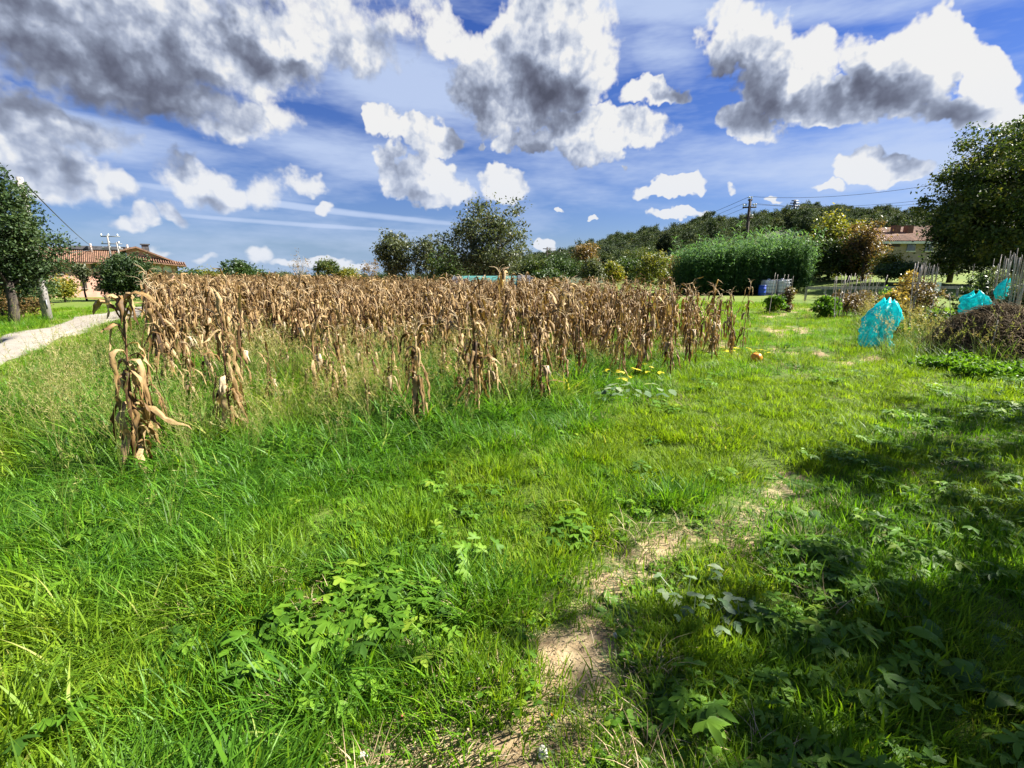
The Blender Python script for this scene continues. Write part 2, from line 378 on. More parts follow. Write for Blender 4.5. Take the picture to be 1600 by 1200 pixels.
def leaf_mat(name, a, b, c, d=None, ts=0.3, rough=0.5): 
    return plant_mat(name, [(0, a), (.5, b), (1, c)], None if d is None else [(0, a), (.5, b), (1, d)], 0.6, (0.48, 0.6), trans=ts, rough=rough)
M_lfdark = leaf_mat('dark tree leaves', (.018, .038, .010), (.046, .080, .017), (.105, .13, .025), (.20, .18, .03), .28, .6)
M_lfmid = leaf_mat('mid green leaves', (.020, .045, .014), (.045, .085, .022), (.09, .13, .035), None, .3)
M_lfyel = leaf_mat('yellowing leaves', (.05, .075, .014), (.13, .15, .02), (.28, .25, .03), (.36, .28, .03), .35)
M_lfbrn = leaf_mat('russet leaves', (.09, .065, .025), (.17, .11, .04), (.28, .18, .06), (.20, .20, .05), .3)
M_lfgrey = leaf_mat('grey green leaves', (.035, .05, .025), (.07, .09, .04), (.13, .15, .07), (.12, .10, .04), .3)
M_reed = plant_mat('giant reed leaves', [(0, (.022, .065, .020)), (.5, (.085, .185, .060)), (1, (.19, .31, .13))], None, trans=0.35, rough=0.6, spec=0.2)
M_fir = leaf_mat('hill wood leaves', (.018, .036, .014), (.040, .065, .022), (.085, .11, .03), (.13, .13, .03), .2, .8)
M_wood = surf_mat('weathered wood', (.20, .17, .14), (.42, .38, .33), 14, 5, 0.85, 0.3, stretch=(1, 1, .15))
M_pole = surf_mat('grey concrete', (.20, .19, .18), (.32, .30, .28), 7, 6, 0.9, 0.25, stretch=(1, 1, .3))
M_dpole = surf_mat('dark creosote wood', (.03, .022, .018), (.075, .055, .045), 10, 5, 0.85, 0.3, stretch=(1, 1, .2))
M_wire = surf_mat('cable', (.03, .03, .035), (.06, .06, .065), 3, 2, 0.6, 0)
M_ins = surf_mat('glass insulators', (.55, .56, .55), (.75, .76, .74), 3, 2, 0.25, 0)
M_steel = surf_mat('galvanised steel', (.12, .13, .14), (.20, .21, .22), 8, 4, 0.5, 0, metal=0.4)
M_pink = surf_mat('pink plaster', (.46, .25, .19), (.58, .35, .27), 1.6, 7, 0.9, 0.1, rng=(.3, .7))
M_beige = surf_mat('beige plaster', (.30, .24, .20), (.40, .32, .28), 1.6, 7, 0.9, 0.1)
M_white = surf_mat('white paint', (.62, .62, .60), (.80, .80, .78), 4, 5, 0.6, 0.05)
M_tile = surf_mat('terracotta tile', (.11, .060, .038), (.23, .13, .082), 3.0, 6, 0.85, 0.3)
M_dark = surf_mat('dark opening', (.02, .02, .025), (.05, .05, .06), 3, 3, 0.5, 0)
M_glass = surf_mat('window glass', (.06, .07, .08), (.10, .11, .13), 2, 2, 0.08, 0, spec=0.8)
M_roofdk = surf_mat('dark roof sheet', (.04, .04, .045), (.09, .09, .095), 3, 4, 0.6, 0.1)
M_blue = surf_mat('blue plastic', (.015, .05, .30), (.02, .07, .42), 3, 3, 0.4, 0.05)
M_tank = surf_mat('white plastic tank', (.60, .60, .62), (.74, .74, .76), 3, 4, 0.4, 0.05)
M_orange = surf_mat('pumpkin skin', (.55, .18, .015), (.72, .30, .03), 5, 4, 0.45, 0.1)
M_stone = surf_mat('pale stone', (.42, .38, .33), (.66, .62, .56), 22, 6, 0.8, 0.5)
M_twig = surf_mat('dry twigs', (.045, .030, .012), (.22, .155, .075), 9, 5, 0.9, 0.2)
M_clod = surf_mat('brush heap core', (.016, .011, .008), (.05, .034, .024), 9, 6, 0.95, 0.8, dist=.05)
M_yelpl = surf_mat('yellow plastic', (.70, .45, .03), (.80, .55, .05), 3, 3, 0.4, 0)
M_brick = surf_mat('brick', (.36, .12, .07), (.48, .18, .11), 5, 4, 0.85, 0.2)
M_gnet = surf_mat('green shade net', (.03, .13, .12), (.05, .18, .165), 12, 4, 0.7, 0.1)

M_lfblack = leaf_mat('deep green leaves', (.010, .026, .008), (.024, .052, .013), (.060, .090, .020), None, .22, .6)
M_lawn = plant_mat('yellow green lawn', GRY, None, trans=0.45, rough=.6, spec=.15)
def net_mat():
    m, t, out = mat_new('turquoise netting')
    co = t.new('ShaderNodeTexCoord').outputs['Object']
    n = t.noise(co, 9.0, 6, 0.7, dim='3D'); fine = t.noise(co, 140.0, 2, 0.6, dim='3D')
    c = t.mix(t.mapr(n, .35, .65), (.0, .40, .43), (.002, .78, .80))
    d = t.new('ShaderNodeBsdfDiffuse'); t.put(d.inputs[0], c)
    tr = t.new('ShaderNodeBsdfTranslucent'); t.put(tr.inputs[0], c)
    gl = t.new('ShaderNodeBsdfGlossy'); gl.inputs['Roughness'].default_value = .35
    tp = t.new('ShaderNodeBsdfTransparent')
    def mixs(f, a, b):
        q = t.new('ShaderNodeMixShader'); t.put(q.inputs[0], f); t.l.new(a, q.inputs[1]); t.l.new(b, q.inputs[2]); return q.outputs[0]
    s = mixs(0.45, d.outputs[0], tr.outputs[0]); s = mixs(0.04, s, gl.outputs[0])
    s = mixs(t.mapr(fine, .48, .60, 0.0, .28), s, tp.outputs[0])
    t.l.new(s, out.inputs[0]); return m
M_net = net_mat()
M_clay = surf_mat('dry clods', (.20, .145, .08), (.40, .32, .20), 30, 5, .95, .4)

# ------------------------------------------------------------------ the ground
PATCH = [GP((828, 992), (905, 975), (965, 985), (972, 1040), (952, 1090), (925, 1140), (870, 1150), (872, 1080), (838, 1050)),
         GP((560, 1110), (640, 1085), (740, 1085), (735, 1120), (660, 1160), (620, 1199), (560, 1199)),
         GP((640, 1165), (760, 1150), (880, 1160), (895, 1199), (900, 1330), (560, 1330)),
         GP((898, 888), (955, 892), (965, 925), (925, 945), (898, 930)), GP((1010, 838), (1050, 832), (1062, 868), (1035, 878)),
         GP((1245, 778), (1290, 778), (1295, 800), (1255, 800)), GP((1130, 850), (1200, 855), (1195, 878), (1140, 875)),
         GP((1205, 735), (1255, 730), (1262, 748), (1215, 752)),
         GP((1190, 540), (1290, 545), (1310, 558), (1240, 560)), GP((1180, 508), (1290, 512), (1270, 530), (1190, 528)), GP((1300, 560), (1440, 555), (1430, 570), (1310, 572)),
         GP((1180, 482), (1260, 480), (1300, 492), (1190, 500))]
WORN = GP((430, 1500), (540, 1199), (700, 1080), (830, 960), (900, 880), (960, 830), (1100, 800), (1180, 740), (1240, 725), (1300, 760), (1240, 850), (1120, 900), (1040, 960), (1030, 1040), (1050, 1120), (1020, 1199), (1080, 1500))
MOWN = GP((860, 700), (1040, 620), (1180, 590), (1440, 575), (1500, 590), (1400, 650), (1290, 740), (1180, 740), (1000, 760))
LANE = GP((0, 532), (60, 514), (115, 499), (180, 486), (232, 478), (300, 472), (300, 478), (238, 488), (175, 503), (115, 524), (60, 545), (0, 568))
LANE_EXT = LANE
GARD = GP((1180, 470), (1300, 462), (1600, 455), (1600, 560), (1440, 575), (1180, 592), (1165, 560))
CORNZ = GP((240, 610), (330, 575), (480, 565), (750, 570), (900, 575), (1000, 572), (1165, 545), (1010, 494), (880, 466), (500, 462), (245, 480))
FRONTW = GP((0, 760), (60, 700), (160, 745), (240, 740), (420, 745), (560, 720), (700, 690), (860, 640), (950, 610), (1000, 580), (900, 560), (240, 560), (140, 560), (0, 640))
def dist_soft(x, y, poly, w):
    """0..1 inside a polygon, softened and roughened"""
    x = np.asarray(x, float); y = np.asarray(y, float); k = 0
    for i, (dx, dy) in enumerate(((0, 0), (1, 0), (-1, 0), (0, 1), (0, -1), (.7, .7), (-.7, .7), (.7, -.7), (-.7, -.7))):
        k = k + inpoly(x+dx*w, y+dy*w, poly)
    return k/9.0
def soil_mask(x, y):
    wob = 0.05*np.sin(9*x+3*y)+0.04*np.sin(17*y-6*x)+0.03*np.sin(31*x+23*y)
    m = 0
    for i, p in enumerate(PATCH):
        d = dist_soft(x+wob, y+wob*.7, p, 0.07 if i < 8 else .3)
        if i >= 8: d = d*np.clip(.5+1.6*(np.sin(5.3*x+2*y)*np.sin(4.1*y-1.7*x)+.5*np.sin(11*x-7*y)), 0, 1)
        m = np.maximum(m, d)
    return m

def axis_pts(n, a, mx, c):
    t = np.linspace(-1, 1, n)*math.asinh(mx/a); return c+a*np.sinh(t)
def build_ground():
    n = 400; xs = axis_pts(n, 2.2, 3200, .3); ys = axis_pts(n, 2.2, 3200, 3.2)
    X, Y = np.meshgrid(xs, ys); Z = H(X, Y)
    # fine crumbs on bare soil
    sm = soil_mask(X.ravel(), Y.ravel()).reshape(X.shape)
    Z = Z-0.012*sm
    v = np.stack([X.ravel(), Y.ravel(), Z.ravel()], 1)
    i = np.arange(n*n).reshape(n, n)
    f = np.stack([i[:-1, :-1].ravel(), i[:-1, 1:].ravel(), i[1:, 1:].ravel(), i[1:, :-1].ravel()], 1)
    cz = dist_soft(X.ravel(), Y.ravel(), CORNZ, .3); wz = dist_soft(X.ravel(), Y.ravel(), WORN, .2)
    tint = np.maximum(sm.ravel(), np.maximum(0.55*cz, .42*wz))
    m, t, out = mat_new('soil and thatch')
    pos = wpos(t); s = attr(t)
    n1 = t.noise(pos, 1.1, 6, .6, dim='3D'); n2 = t.noise(pos, 14, 8, .65, dim='3D'); n3 = t.noise(pos, 90, 4, .6, dim='3D')
    soil = t.mix(t.mapr(n2, .35, .65), (.19, .135, .07), (.38, .30, .17)); soil = t.mix(t.mapr(n3, .55, .75, 0, .5), soil, (.45, .36, .25))
    soil = t.mix(t.mapr(n1, .4, .6, 0, .45), soil, (.20, .13, .07))
    th = t.mix(t.mapr(n2, .35, .65), (.040, .080, .010), (.095, .135, .022)); th = t.mix(t.mapr(n3, .5, .7, 0, .45), th, (.17, .16, .06))
    ds = t.vmath('LENGTH', pos)
    far = t.mix(t.mapr(t.noise(pos, .12, 5, .6, dim='3D'), .38, .62), (.070, .135, .014), (.125, .175, .022))
    far = t.mix(t.mapr(n2, .4, .6, 0, .6), far, (.12, .12, .04))
    th = t.mix(t.mapr(ds, 12, 30), th, far)
    k = t.mapr(t.math('ADD', s, t.math('MULTIPLY', t.math('SUBTRACT', n2, .5), .9)), .30, .55, smooth=True)
    c = t.mix(k, th, soil)
    p = t.new('ShaderNodeBsdfPrincipled'); t.put(p.inputs['Base Color'], c); p.inputs['Roughness'].default_value = .95; p.inputs['Specular IOR Level'].default_value = .15
    bp = t.new('ShaderNodeBump'); bp.inputs['Strength'].default_value = .55; bp.inputs['Distance'].default_value = .02
    t.put(bp.inputs['Height'], t.math('ADD', n2, t.math('MULTIPLY', n3, .35))); t.l.new(bp.outputs[0], p.inputs['Normal'])
    t.l.new(p.outputs[0], out.inputs[0])
    tag(link('ground', raw_mesh('ground', v, f, tint, m)), kind='structure')
build_ground()

def strip(name, left, right, dz, mat, n=60, m=8, tintf=None):
    """sheet between two world polylines, lying on the ground"""
    def res(p, k):
        p = np.array(p)[:, :2]; d = np.r_[0, np.cumsum(np.linalg.norm(np.diff(p, axis=0), axis=1))]
        s = np.linspace(0, d[-1], k); return np.stack([np.interp(s, d, p[:, 0]), np.interp(s, d, p[:, 1])], 1)
    a, b = res(left, n), res(right, n); v = []
    for i in range(n):
        for j in range(m):
            q = a[i]+(b[i]-a[i])*j/(m-1); e = 0.14*math.sin(q[0]*2.3)+.10*math.sin(q[1]*5+q[0]*5)+.08*math.sin(q[0]*11) if j in (0, m-1) else 0
            v.append((q[0]+e, q[1]+e, float(H(q[0], q[1]))+dz*(1 if 0 < j < m-1 else .3)))
    f = [(i*m+j, i*m+j+1, (i+1)*m+j+1, (i+1)*m+j) for i in range(n-1) for j in range(m-1)]
    return raw_mesh(name, v, f, np.full(len(v), .5), mat)
def lane_mat():
    m, t, out = mat_new('gravel lane'); pos = wpos(t)
    n2 = t.noise(pos, 9, 8, .7, dim='3D'); n1 = t.noise(pos, .8, 4, .6, dim='3D'); n3 = t.noise(pos, 45, 4, .6, dim='3D')
    c = t.mix(t.mapr(n2, .35, .65), (.17, .15, .12), (.27, .24, .20)); c = t.mix(t.mapr(n1, .45, .65, 0, .5), c, (.30, .26, .20))
    c = t.mix(t.mapr(n3, .55, .7, 0, .5), c, (.32, .295, .26))
    p = t.new('ShaderNodeBsdfPrincipled'); t.put(p.inputs['Base Color'], c); p.inputs['Roughness'].default_value = .95
    bp = t.new('ShaderNodeBump'); bp.inputs['Strength'].default_value = .5; bp.inputs['Distance'].default_value = .02; t.put(bp.inputs['Height'], n3); t.l.new(bp.outputs[0], p.inputs['Normal'])
    t.l.new(p.outputs[0], out.inputs[0]); return m
M_lane = lane_mat()
la = [G(*p) for p in ((0, 532), (60, 514), (115, 499), (180, 486), (232, 477.5))]; lb = [G(*p) for p in ((0, 568), (60, 545), (115, 524), (175, 503), (238, 489))]
d0 = (la[0]-la[1]).normalized(); d1 = (lb[0]-lb[1]).normalized()
la = [la[0]+d0*14+Vector((-1, 0, 0)), la[0]+d0*6]+la+[G(300, 470.5), G(420, 465.5)]; lb = [lb[0]+d1*12, lb[0]+d1*5]+lb+[G(305, 477), G(420, 470)]
tag(link('gravel_lane', strip('gravel_lane', la, lb, 0.03, M_lane)), kind='structure')
LANE = [tuple(p)[:2] for p in la]+[tuple(p)[:2] for p in lb[::-1]]

# ------------------------------------------------------------------ scattered growth (things nobody could count)
def scatter(name, label, cat, pts, variants, scl, rot=None, kind='stuff', vid=None, seed=1):
    """one object that instances tuft meshes on points"""
    rs = np.random.RandomState(seed); n = len(pts)
    if n == 0: return None
    me = bpy.data.meshes.new(name); me.vertices.add(n); me.vertices.foreach_set('co', np.asarray(pts, np.float32).ravel())
    r = np.zeros((n, 3)); r[:, 2] = rs.uniform(0, 6.283, n)
    if rot is not None: r = rot
    a = me.attributes.new('rot', 'FLOAT_VECTOR', 'POINT'); a.data.foreach_set('vector', r.astype(np.float32).ravel())
    s = np.broadcast_to(np.asarray(scl, float), (n,)) if np.ndim(scl) < 2 else np.asarray(scl)
    s3 = np.repeat(np.asarray(s)[:, None], 3, 1) if np.ndim(s) == 1 else s
    a = me.attributes.new('scl', 'FLOAT_VECTOR', 'POINT'); a.data.foreach_set('vector', s3.astype(np.float32).ravel())
    v = rs.randint(0, len(variants), n) if vid is None else vid
    a = me.attributes.new('vid', 'INT', 'POINT'); a.data.foreach_set('value', v.astype(np.int32))
    o = link(name, me)
    tag(o, label, cat, kind=kind)
    g = bpy.data.node_groups.new(name+' scatter', 'GeometryNodeTree')
    g.interface.new_socket('Geometry', in_out='INPUT', socket_type='NodeSocketGeometry')
    g.interface.new_socket('Geometry', in_out='OUTPUT', socket_type='NodeSocketGeometry')
    t = NT(g); gi = t.new('NodeGroupInput'); go = t.new('NodeGroupOutput')
    insts = []
    for q, vm in enumerate(variants):
        src = bpy.data.objects.new('%s tuft %02d' % (name, q), vm)
        oi = t.new('GeometryNodeObjectInfo'); oi.inputs['Object'].default_value = src
        gti = t.new('GeometryNodeGeometryToInstance'); t.l.new(oi.outputs['Geometry'], gti.inputs[0]); insts.append(gti.outputs[0])
    jn = t.new('GeometryNodeJoinGeometry')
    for q in reversed(insts): t.l.new(q, jn.inputs[0])
    def na(nm, ty):
        x = t.new('GeometryNodeInputNamedAttribute', data_type=ty); x.inputs[0].default_value = nm
        return [y for y in x.outputs if y.enabled and y.name == 'Attribute'][0]
    ip = t.new('GeometryNodeInstanceOnPoints'); t.l.new(gi.outputs[0], ip.inputs['Points']); t.l.new(jn.outputs[0], ip.inputs['Instance'])
    ip.inputs['Pick Instance'].default_value = True
    t.l.new(na('vid', 'INT'), ip.inputs['Instance Index'])
    t.l.new(na('rot', 'FLOAT_VECTOR'), ip.inputs['Rotation']); t.l.new(na('scl', 'FLOAT_VECTOR'), ip.inputs['Scale'])
    t.l.new(ip.outputs[0], go.inputs[0])
    md = o.modifiers.new('scatter', 'NODES'); md.node_group = g
    return o

def blades(n, rad, h, w, lean, seed, mat, levels=4, tipbend=0.5, tint=(0, 1), center=0.0, stemlets=0):
    """a tuft of n grass blades: vectorised tapered strips"""
    rs = np.random.RandomState(seed)
    az = rs.uniform(0, 2*PI, n); r0 = rad*np.sqrt(rs.uniform(0, 1, n)); b = np.stack([r0*np.cos(az), r0*np.sin(az), np.full(n, -.01)], 1)
    da = az+rs.normal(0, .9, n); hh = rs.uniform(*h, n); ww = rs.uniform(*w, n)*.5; ln = rs.uniform(*lean, n)
    dh = np.stack([np.cos(da), np.sin(da), np.zeros(n)], 1); sd_ = np.stack([-np.sin(da+rs.normal(0, .6, n)), np.cos(da), np.zeros(n)], 1)
    V = []; 
    for k in range(levels):
        t = k/(levels-1)
        c = b+dh*(ln*hh*(t**1.6))[:, None]+np.array([0, 0, 1.])*(hh*(t-tipbend*ln*t*t*.75))[:, None]
        wd = ww*(1-t**1.7)*(0.7 if k == 0 else 1)
        if k < levels-1: V += [c-sd_*wd[:, None], c+sd_*wd[:, None]]
        else: V += [c]
    V = np.stack(V, 1); m = V.shape[1]; base = np.arange(n)[:, None]*m
    F = []
    for k in range(levels-2):
        F.append(base+np.array([2*k, 2*k+1, 2*k+3])); F.append(base+np.array([2*k, 2*k+3, 2*k+2]))
    F.append(base+np.array([m-3, m-2, m-1]))
    F = np.concatenate(F); tt = rs.beta(2, 2.6, n)*(tint[1]-tint[0])+tint[0]
    return raw_mesh('tuft', V.reshape(-1, 3), F, np.repeat(tt, m), mat)

def lobed_leaf(mb, base, direc, up, size, lobes, rs, tint, stemlen):
    """a palmate leaf on a petiole"""
    direc = direc/np.linalg.norm(direc); up = up/max(1e-6, np.linalg.norm(up)); side = np.cross(up, direc); side /= np.linalg.norm(side); nrm = np.cross(direc, side)
    tip = base+direc*stemlen*.75+up*stemlen*.66
    mb.ribbon([base, (base+tip)/2+up*stemlen*.08, tip], [.002, .002, .0015], side, 0, tint)
    v = [tip]; per = 4 if lobes < 3 else 6; k = per*lobes+1; uv = [(0.5, 0)]
    for i in range(k):
        a = (i/(k-1)-.5)*3.9; ph = (i % per)/per
        r = size*((0.42+0.58*(0.5-0.5*math.cos(2*PI*ph))) if lobes < 3 else (.24, .62, .78, 1.0, .74, .66)[i % per])*(1-.28*abs(a)/2)*rs.uniform(.85, 1.12)
        p = tip+direc*r*math.cos(a)+side*r*math.sin(a)+nrm*(-.30*r*r/size+rs.normal(0, .05)*size)
        v.append(p); uv.append((.5+.5*math.sin(a), .5))
    mb.add(v, [(0, i+1, i+2) for i in range(k-1)], tint, uv)

def weed_plant(seed, n, size, stem, mat, lobes=3):
    rs = np.random.RandomState(seed); mb = MB()
    for i in range(n):
        a = rs.uniform(0, 2*PI); el = rs.uniform(.15, 1.15)
        d = np.array([math.cos(a), math.sin(a), 0.0]); s = rs.uniform(.6, 1.15)
        up = np.array([0, 0, 1.0])*math.tan(el)*.6+np.array([0, 0, .15])
        st = stem*s*(.5+el*.5)
        base = np.array([rs.normal(0, .02), rs.normal(0, .02), 0])
        dd = d*math.cos(el*.75)+np.array([0, 0, .1])
        lobed_leaf(mb, base, d, np.array([0, 0, 1.0])*(el*1.1), size*s, lobes, rs, rs.beta(2, 2), st)
    return mb.mesh('weed', mat)

def blade_leaf(mb, base, az, L, w, rise, droop, rs, tint, n=7, fold=.3, wav=.12, cols=3):
    """large lanceolate leaf (dock, burdock)"""
    d = np.array([math.cos(az), math.sin(az), 0]); sdv = np.array([-math.sin(az), math.cos(az), rs.normal(0, .15)])
    t = np.linspace(0, 1, n); pts = [base+d*L*(x*.95)+np.array([0, 0, 1])*L*(rise*x-droop*x*x)+sdv*L*.05*math.sin(4*x) for x in t]
    wd = w*np.clip(np.sin(PI*np.clip((t-.12)/.88, 0, 1)**.8)**.8, .06, 1); wd[-1] = .001
    mb.ribbon(pts, wd, sdv, fold, tint, wav, R, cols)

# ------------------------------------------------------------------ hill
RIDGE = [(560, 431), (700, 430), (800, 424), (880, 412), (960, 390), (1010, 382), (1060, 371), (1095, 358), (1140, 362), (1200, 352), (1245, 342), (1290, 348), (1340, 354), (1400, 346), (1440, 345), (1500, 350), (1600, 376), (1750, 395), (1900, 425)]
RX = [p[0] for p in RIDGE]; RZ = [A(p[0], p[1], 330).z for p in RIDGE]
def hill_z(px, v):
    r = np.interp(px, RX, RZ)
    prof = sstep(0.0, 1.0, v/.52)*np.where(v <= .52, 1, 1-.9*sstep(.52, 1, v))
    return -0.8+r*prof*(1+.10*np.sin(px*.021+v*5)*np.sin(v*9)*(v < .5))
def hill_pt(px, v):
    Y = 85+ (330-85)/.52*v
    p = A(px, 432, Y); return (p.x, p.y, float(hill_z(px, v)))
def build_hill():
    nu, nv = 90, 40; v = [hill_pt(560+1340*i/(nu-1), j/(nv-1)) for j in range(nv) for i in range(nu)]
    f = [(j*nu+i, j*nu+i+1, (j+1)*nu+i+1, (j+1)*nu+i) for j in range(nv-1) for i in range(nu-1)]
    m, t, out = mat_new('hill meadow and scrub'); pos = wpos(t)
    c = t.mix(t.mapr(t.noise(pos, .03, 5, .6, dim='3D'), .42, .58), (.030, .05, .016), (.09, .105, .03)); c = t.mix(t.mapr(t.noise(pos, .2, 5, .6, dim='3D'), .4, .6, 0, .6), c, (.03, .05, .02))
    p = t.new('ShaderNodeBsdfPrincipled'); t.put(p.inputs['Base Color'], c); p.inputs['Roughness'].default_value = 1; t.l.new(p.outputs[0], out.inputs[0])
    tag(link('hill', raw_mesh('hill', v, f, np.full(len(v), .5), m)), kind='structure')
build_hill()

# ------------------------------------------------------------------ trees
def leaf_cloud(cent, rc, nper, size, mat, rs, flat=0.75, updown=0.35, name='crown', elong=1.6, droop=0.0):
    cent = np.asarray(cent, float); C = len(cent); rc = np.broadcast_to(rc, (C,))
    n = C*nper; ci = np.repeat(np.arange(C), nper)
    d = rs.normal(0, 1, (n, 3)); d /= np.linalg.norm(d, axis=1)[:, None]
    r = rs.uniform(0, 1, n)**.45; off = d*r[:, None]*rc[ci][:, None]*(1+.25*rs.normal(0, 1, n))[:, None]; off[:, 2] *= flat
    off[:, 2] -= droop*(off[:, 0]**2+off[:, 1]**2)/rc[ci]
    p = cent[ci]+off
    nr = rs.normal(0, 1, (n, 3)); nr[:, 2] += updown*2; nr /= np.linalg.norm(nr, axis=1)[:, None]
    a = np.cross(nr, rs.normal(0, 1, (n, 3))); a /= np.linalg.norm(a, axis=1)[:, None]; b = np.cross(nr, a)
    s = size*rs.uniform(.6, 1.3, n)[:, None]
    V = np.stack([p-a*s*elong*.5, p+b*s*.38+nr*s*.12, p+a*s*elong*.5, p-b*s*.38+nr*s*.12], 1).reshape(-1, 3)
    F = np.arange(n*4).reshape(n, 4)
    ct = rs.uniform(0, 1, C); tt = np.clip(.55*ct[ci]+.45*rs.uniform(0, 1, n), 0, 1)
    return raw_mesh(name, V, F, np.repeat(tt, 4), mat, smooth=False)
def crown_centres(rs, n, c, rx, ry, rz, lump=.25, inner=.35, shape=None):
    d = rs.normal(0, 1, (n, 3)); d /= np.linalg.norm(d, axis=1)[:, None]
    k = rs.uniform(-2.2, 2.2, (5, 3)); ph = rs.uniform(0, 6.28, 5)
    lm = 1+lump*sum(np.sin(d@k[i]*1.7+ph[i]) for i in range(5))/2.6
    r = (inner+(1-inner)*rs.uniform(0, 1, n)**.6)*lm
    p = d*r[:, None]*np.array([rx, ry, rz])
    if shape is not None: p[:, :2] *= shape(p[:, 2]/rz)[:, None]
    return p+np.array(c)
def bent(rs, a, b, n, amp, sag=0):
    a, b = np.asarray(a, float), np.asarray(b, float); L = np.linalg.norm(b-a); t = np.linspace(0, 1, n)[:, None]
    w = rs.normal(0, 1, (2, 3))*amp*L
    return a+(b-a)*t+w[0]*np.sin(PI*t)+w[1]*np.sin(2*PI*t)*.5+np.array([0, 0, sag*L])*np.sin(PI*t)
def tree(name, label, cat, pxc, top, bot, Y, wpx, mat, bark=None, nc=120, per=50, leaf=.12, clump=None, depth=1.0, trunk=.14, seed=1, group=None, inner=.35, lump=.25, shape=None, nb=16, stems=1, twigs=0, base_dx=0.0, flat=.75, drop_name='crown', elong=1.6, world=None):
    rs = np.random.RandomState(seed); bark = bark or M_bark
    if world: bx, by, h, cz0, rx = world
    else:
        c = A(pxc, (top+bot)/2, Y); bx, by = c.x+base_dx, Y; g = float(H(bx, by))
        h = A(pxc, top, Y).z-g; cz0 = max(A(pxc, bot, Y).z-g, 0.05)
        rx = (A(pxc+wpx/2, 432, Y).x-A(pxc-wpx/2, 432, Y).x)/2
        base_dx = -base_dx
    root = thing(name, label, cat, on(bx, by), 0, group)
    rz = (h-cz0)/2; cc = np.array([base_dx if not world else 0, 0, cz0+rz])
    clump = clump or rx*.20
    cen = crown_centres(rs, nc, cc, rx-clump*.6, (rx-clump*.6)*depth, rz-clump*.4, lump, inner, shape)
    cen[:, 2] = np.maximum(cen[:, 2], .12)
    cr = link(drop_name, leaf_cloud(cen, clump*rs.uniform(.45, 1.45, nc), per, leaf, mat, rs, flat, elong=elong), root); cr['kind'] = 'stuff'
    mb = MB(); tops = []
    for s in range(stems):
        q = np.array([rs.normal(0, .12*(stems > 1)), rs.normal(0, .12*(stems > 1)), -.05])
        tp = cc+np.array([rs.normal(0, rx*.22*(stems > 1)), rs.normal(0, rx*.2*(stems > 1)), rz*(.45 if stems == 1 else .6)])
        pts = bent(rs, q, tp, 9, .03); mb = MB(); mb.tube(pts, np.linspace(trunk, trunk*.22, 9)*(1 if stems == 1 else .7), 8, rs.uniform(.3, .7)); tops.append(pts)
        link('trunk' if stems == 1 else 'stem', mb.mesh('trunk', bark), root)
    mb = MB()
    pick = cen[rs.choice(nc, min(nb, nc), replace=False)]
    for e in pick:
        pts = tops[rs.randint(len(tops))]; i = int(np.clip(np.searchsorted(pts[:, 2], e[2]*rs.uniform(.45, .75)), 2, 7))
        bb = bent(rs, pts[i], e, 7, .07, .05); r0 = trunk*.42*(1-i/10); mb.tube(bb, np.linspace(r0, r0*.18, 7), 5, rs.uniform(.2, .8), False)
        for _ in range(twigs):
            st = bb[rs.randint(2, 6)]; d = rs.normal(0, 1, 3); d[2] = abs(d[2])*.9+.2; d /= np.linalg.norm(d)
            mb.tube(bent(rs, st, st+d*rx*rs.uniform(.25, .55), 4, .08), np.linspace(r0*.25, r0*.05, 4), 3, rs.uniform(.2, .8), False)
    if pick.size:
        b = link('branches', mb.mesh('branches', bark), root); b['kind'] = 'stuff'
    return root

poplar = lambda z: 1-.35*np.clip(z, -1, 1)**2*(z < 0)+0*z
broad = lambda z: np.where(z > 0, 1, 1-.25*np.abs(z))
# the big dark tree at the right
tree('broadleaf_tree', 'huge dense dark green tree with yellowing sprays towering over the garden canes', 'tree', 1622, 168, 436, 42, 305, M_lfdark, M_dbark, 640, 120, .19, 1.15, .9, .42, 3, nb=26, lump=.38, inner=.3, shape=broad, twigs=1)
tree('broadleaf_tree', 'dark tree with a bare lower trunk on the strip of lawn beyond the cane rows', 'tree', 1500, 280, 425, 47, 84, M_lfdark, M_dbark, 170, 90, .18, 1.1, .8, .26, 5, nb=12)
# the tree at the left edge by the concrete pole
tree('broadleaf_tree', 'dark green tree hiding the top of the concrete pole beside the lane', 'tree', -8, 266, 482, 16.7, 172, M_lfblack, M_dbark, 440, 80, .075, .45, 1.0, .17, 8, nb=40, lump=.42, inner=.25, twigs=2)
# group in the middle
tree('broadleaf_tree', 'big spreading grey green tree with many stems, tallest behind the maize', 'tree', 761, 308, 446, 38, 158, M_lfgrey, M_dbark, 230, 55, .15, .8, .8, .17, 12, nb=60, lump=.28, inner=.3, stems=4, twigs=3)
tree('poplar_tree', 'rounded grey green poplar at the left end of the tall trees behind the maize', 'tree', 615, 352, 440, 46, 72, M_lfgrey, M_bark, 150, 50, .15, .6, .8, .15, 13, nb=26, inner=.3, twigs=2, stems=2)
tree('poplar_tree', 'sparse poplar with pale twigs between the rounded poplar and the big spreading tree', 'tree', 668, 352, 440, 46, 74, M_lfgrey, M_bark, 105, 42, .15, .6, .8, .14, 14, nb=40, inner=.3, twigs=3, stems=2)
tree('broadleaf_tree', 'bushy tree filling the gap under the poplars behind the maize', 'tree', 700, 385, 445, 42, 70, M_lfmid, M_bark, 80, 45, .14, .6, .8, .1, 15, nb=20, twigs=2, stems=2)
tree('bare_tree', 'small leafless pale tree on the skyline above the maize', 'tree', 467, 392, 432, 62, 42, M_lfbrn, M_wood, 22, 8, .12, .5, .8, .08, 16, nb=22, twigs=6, stems=2)
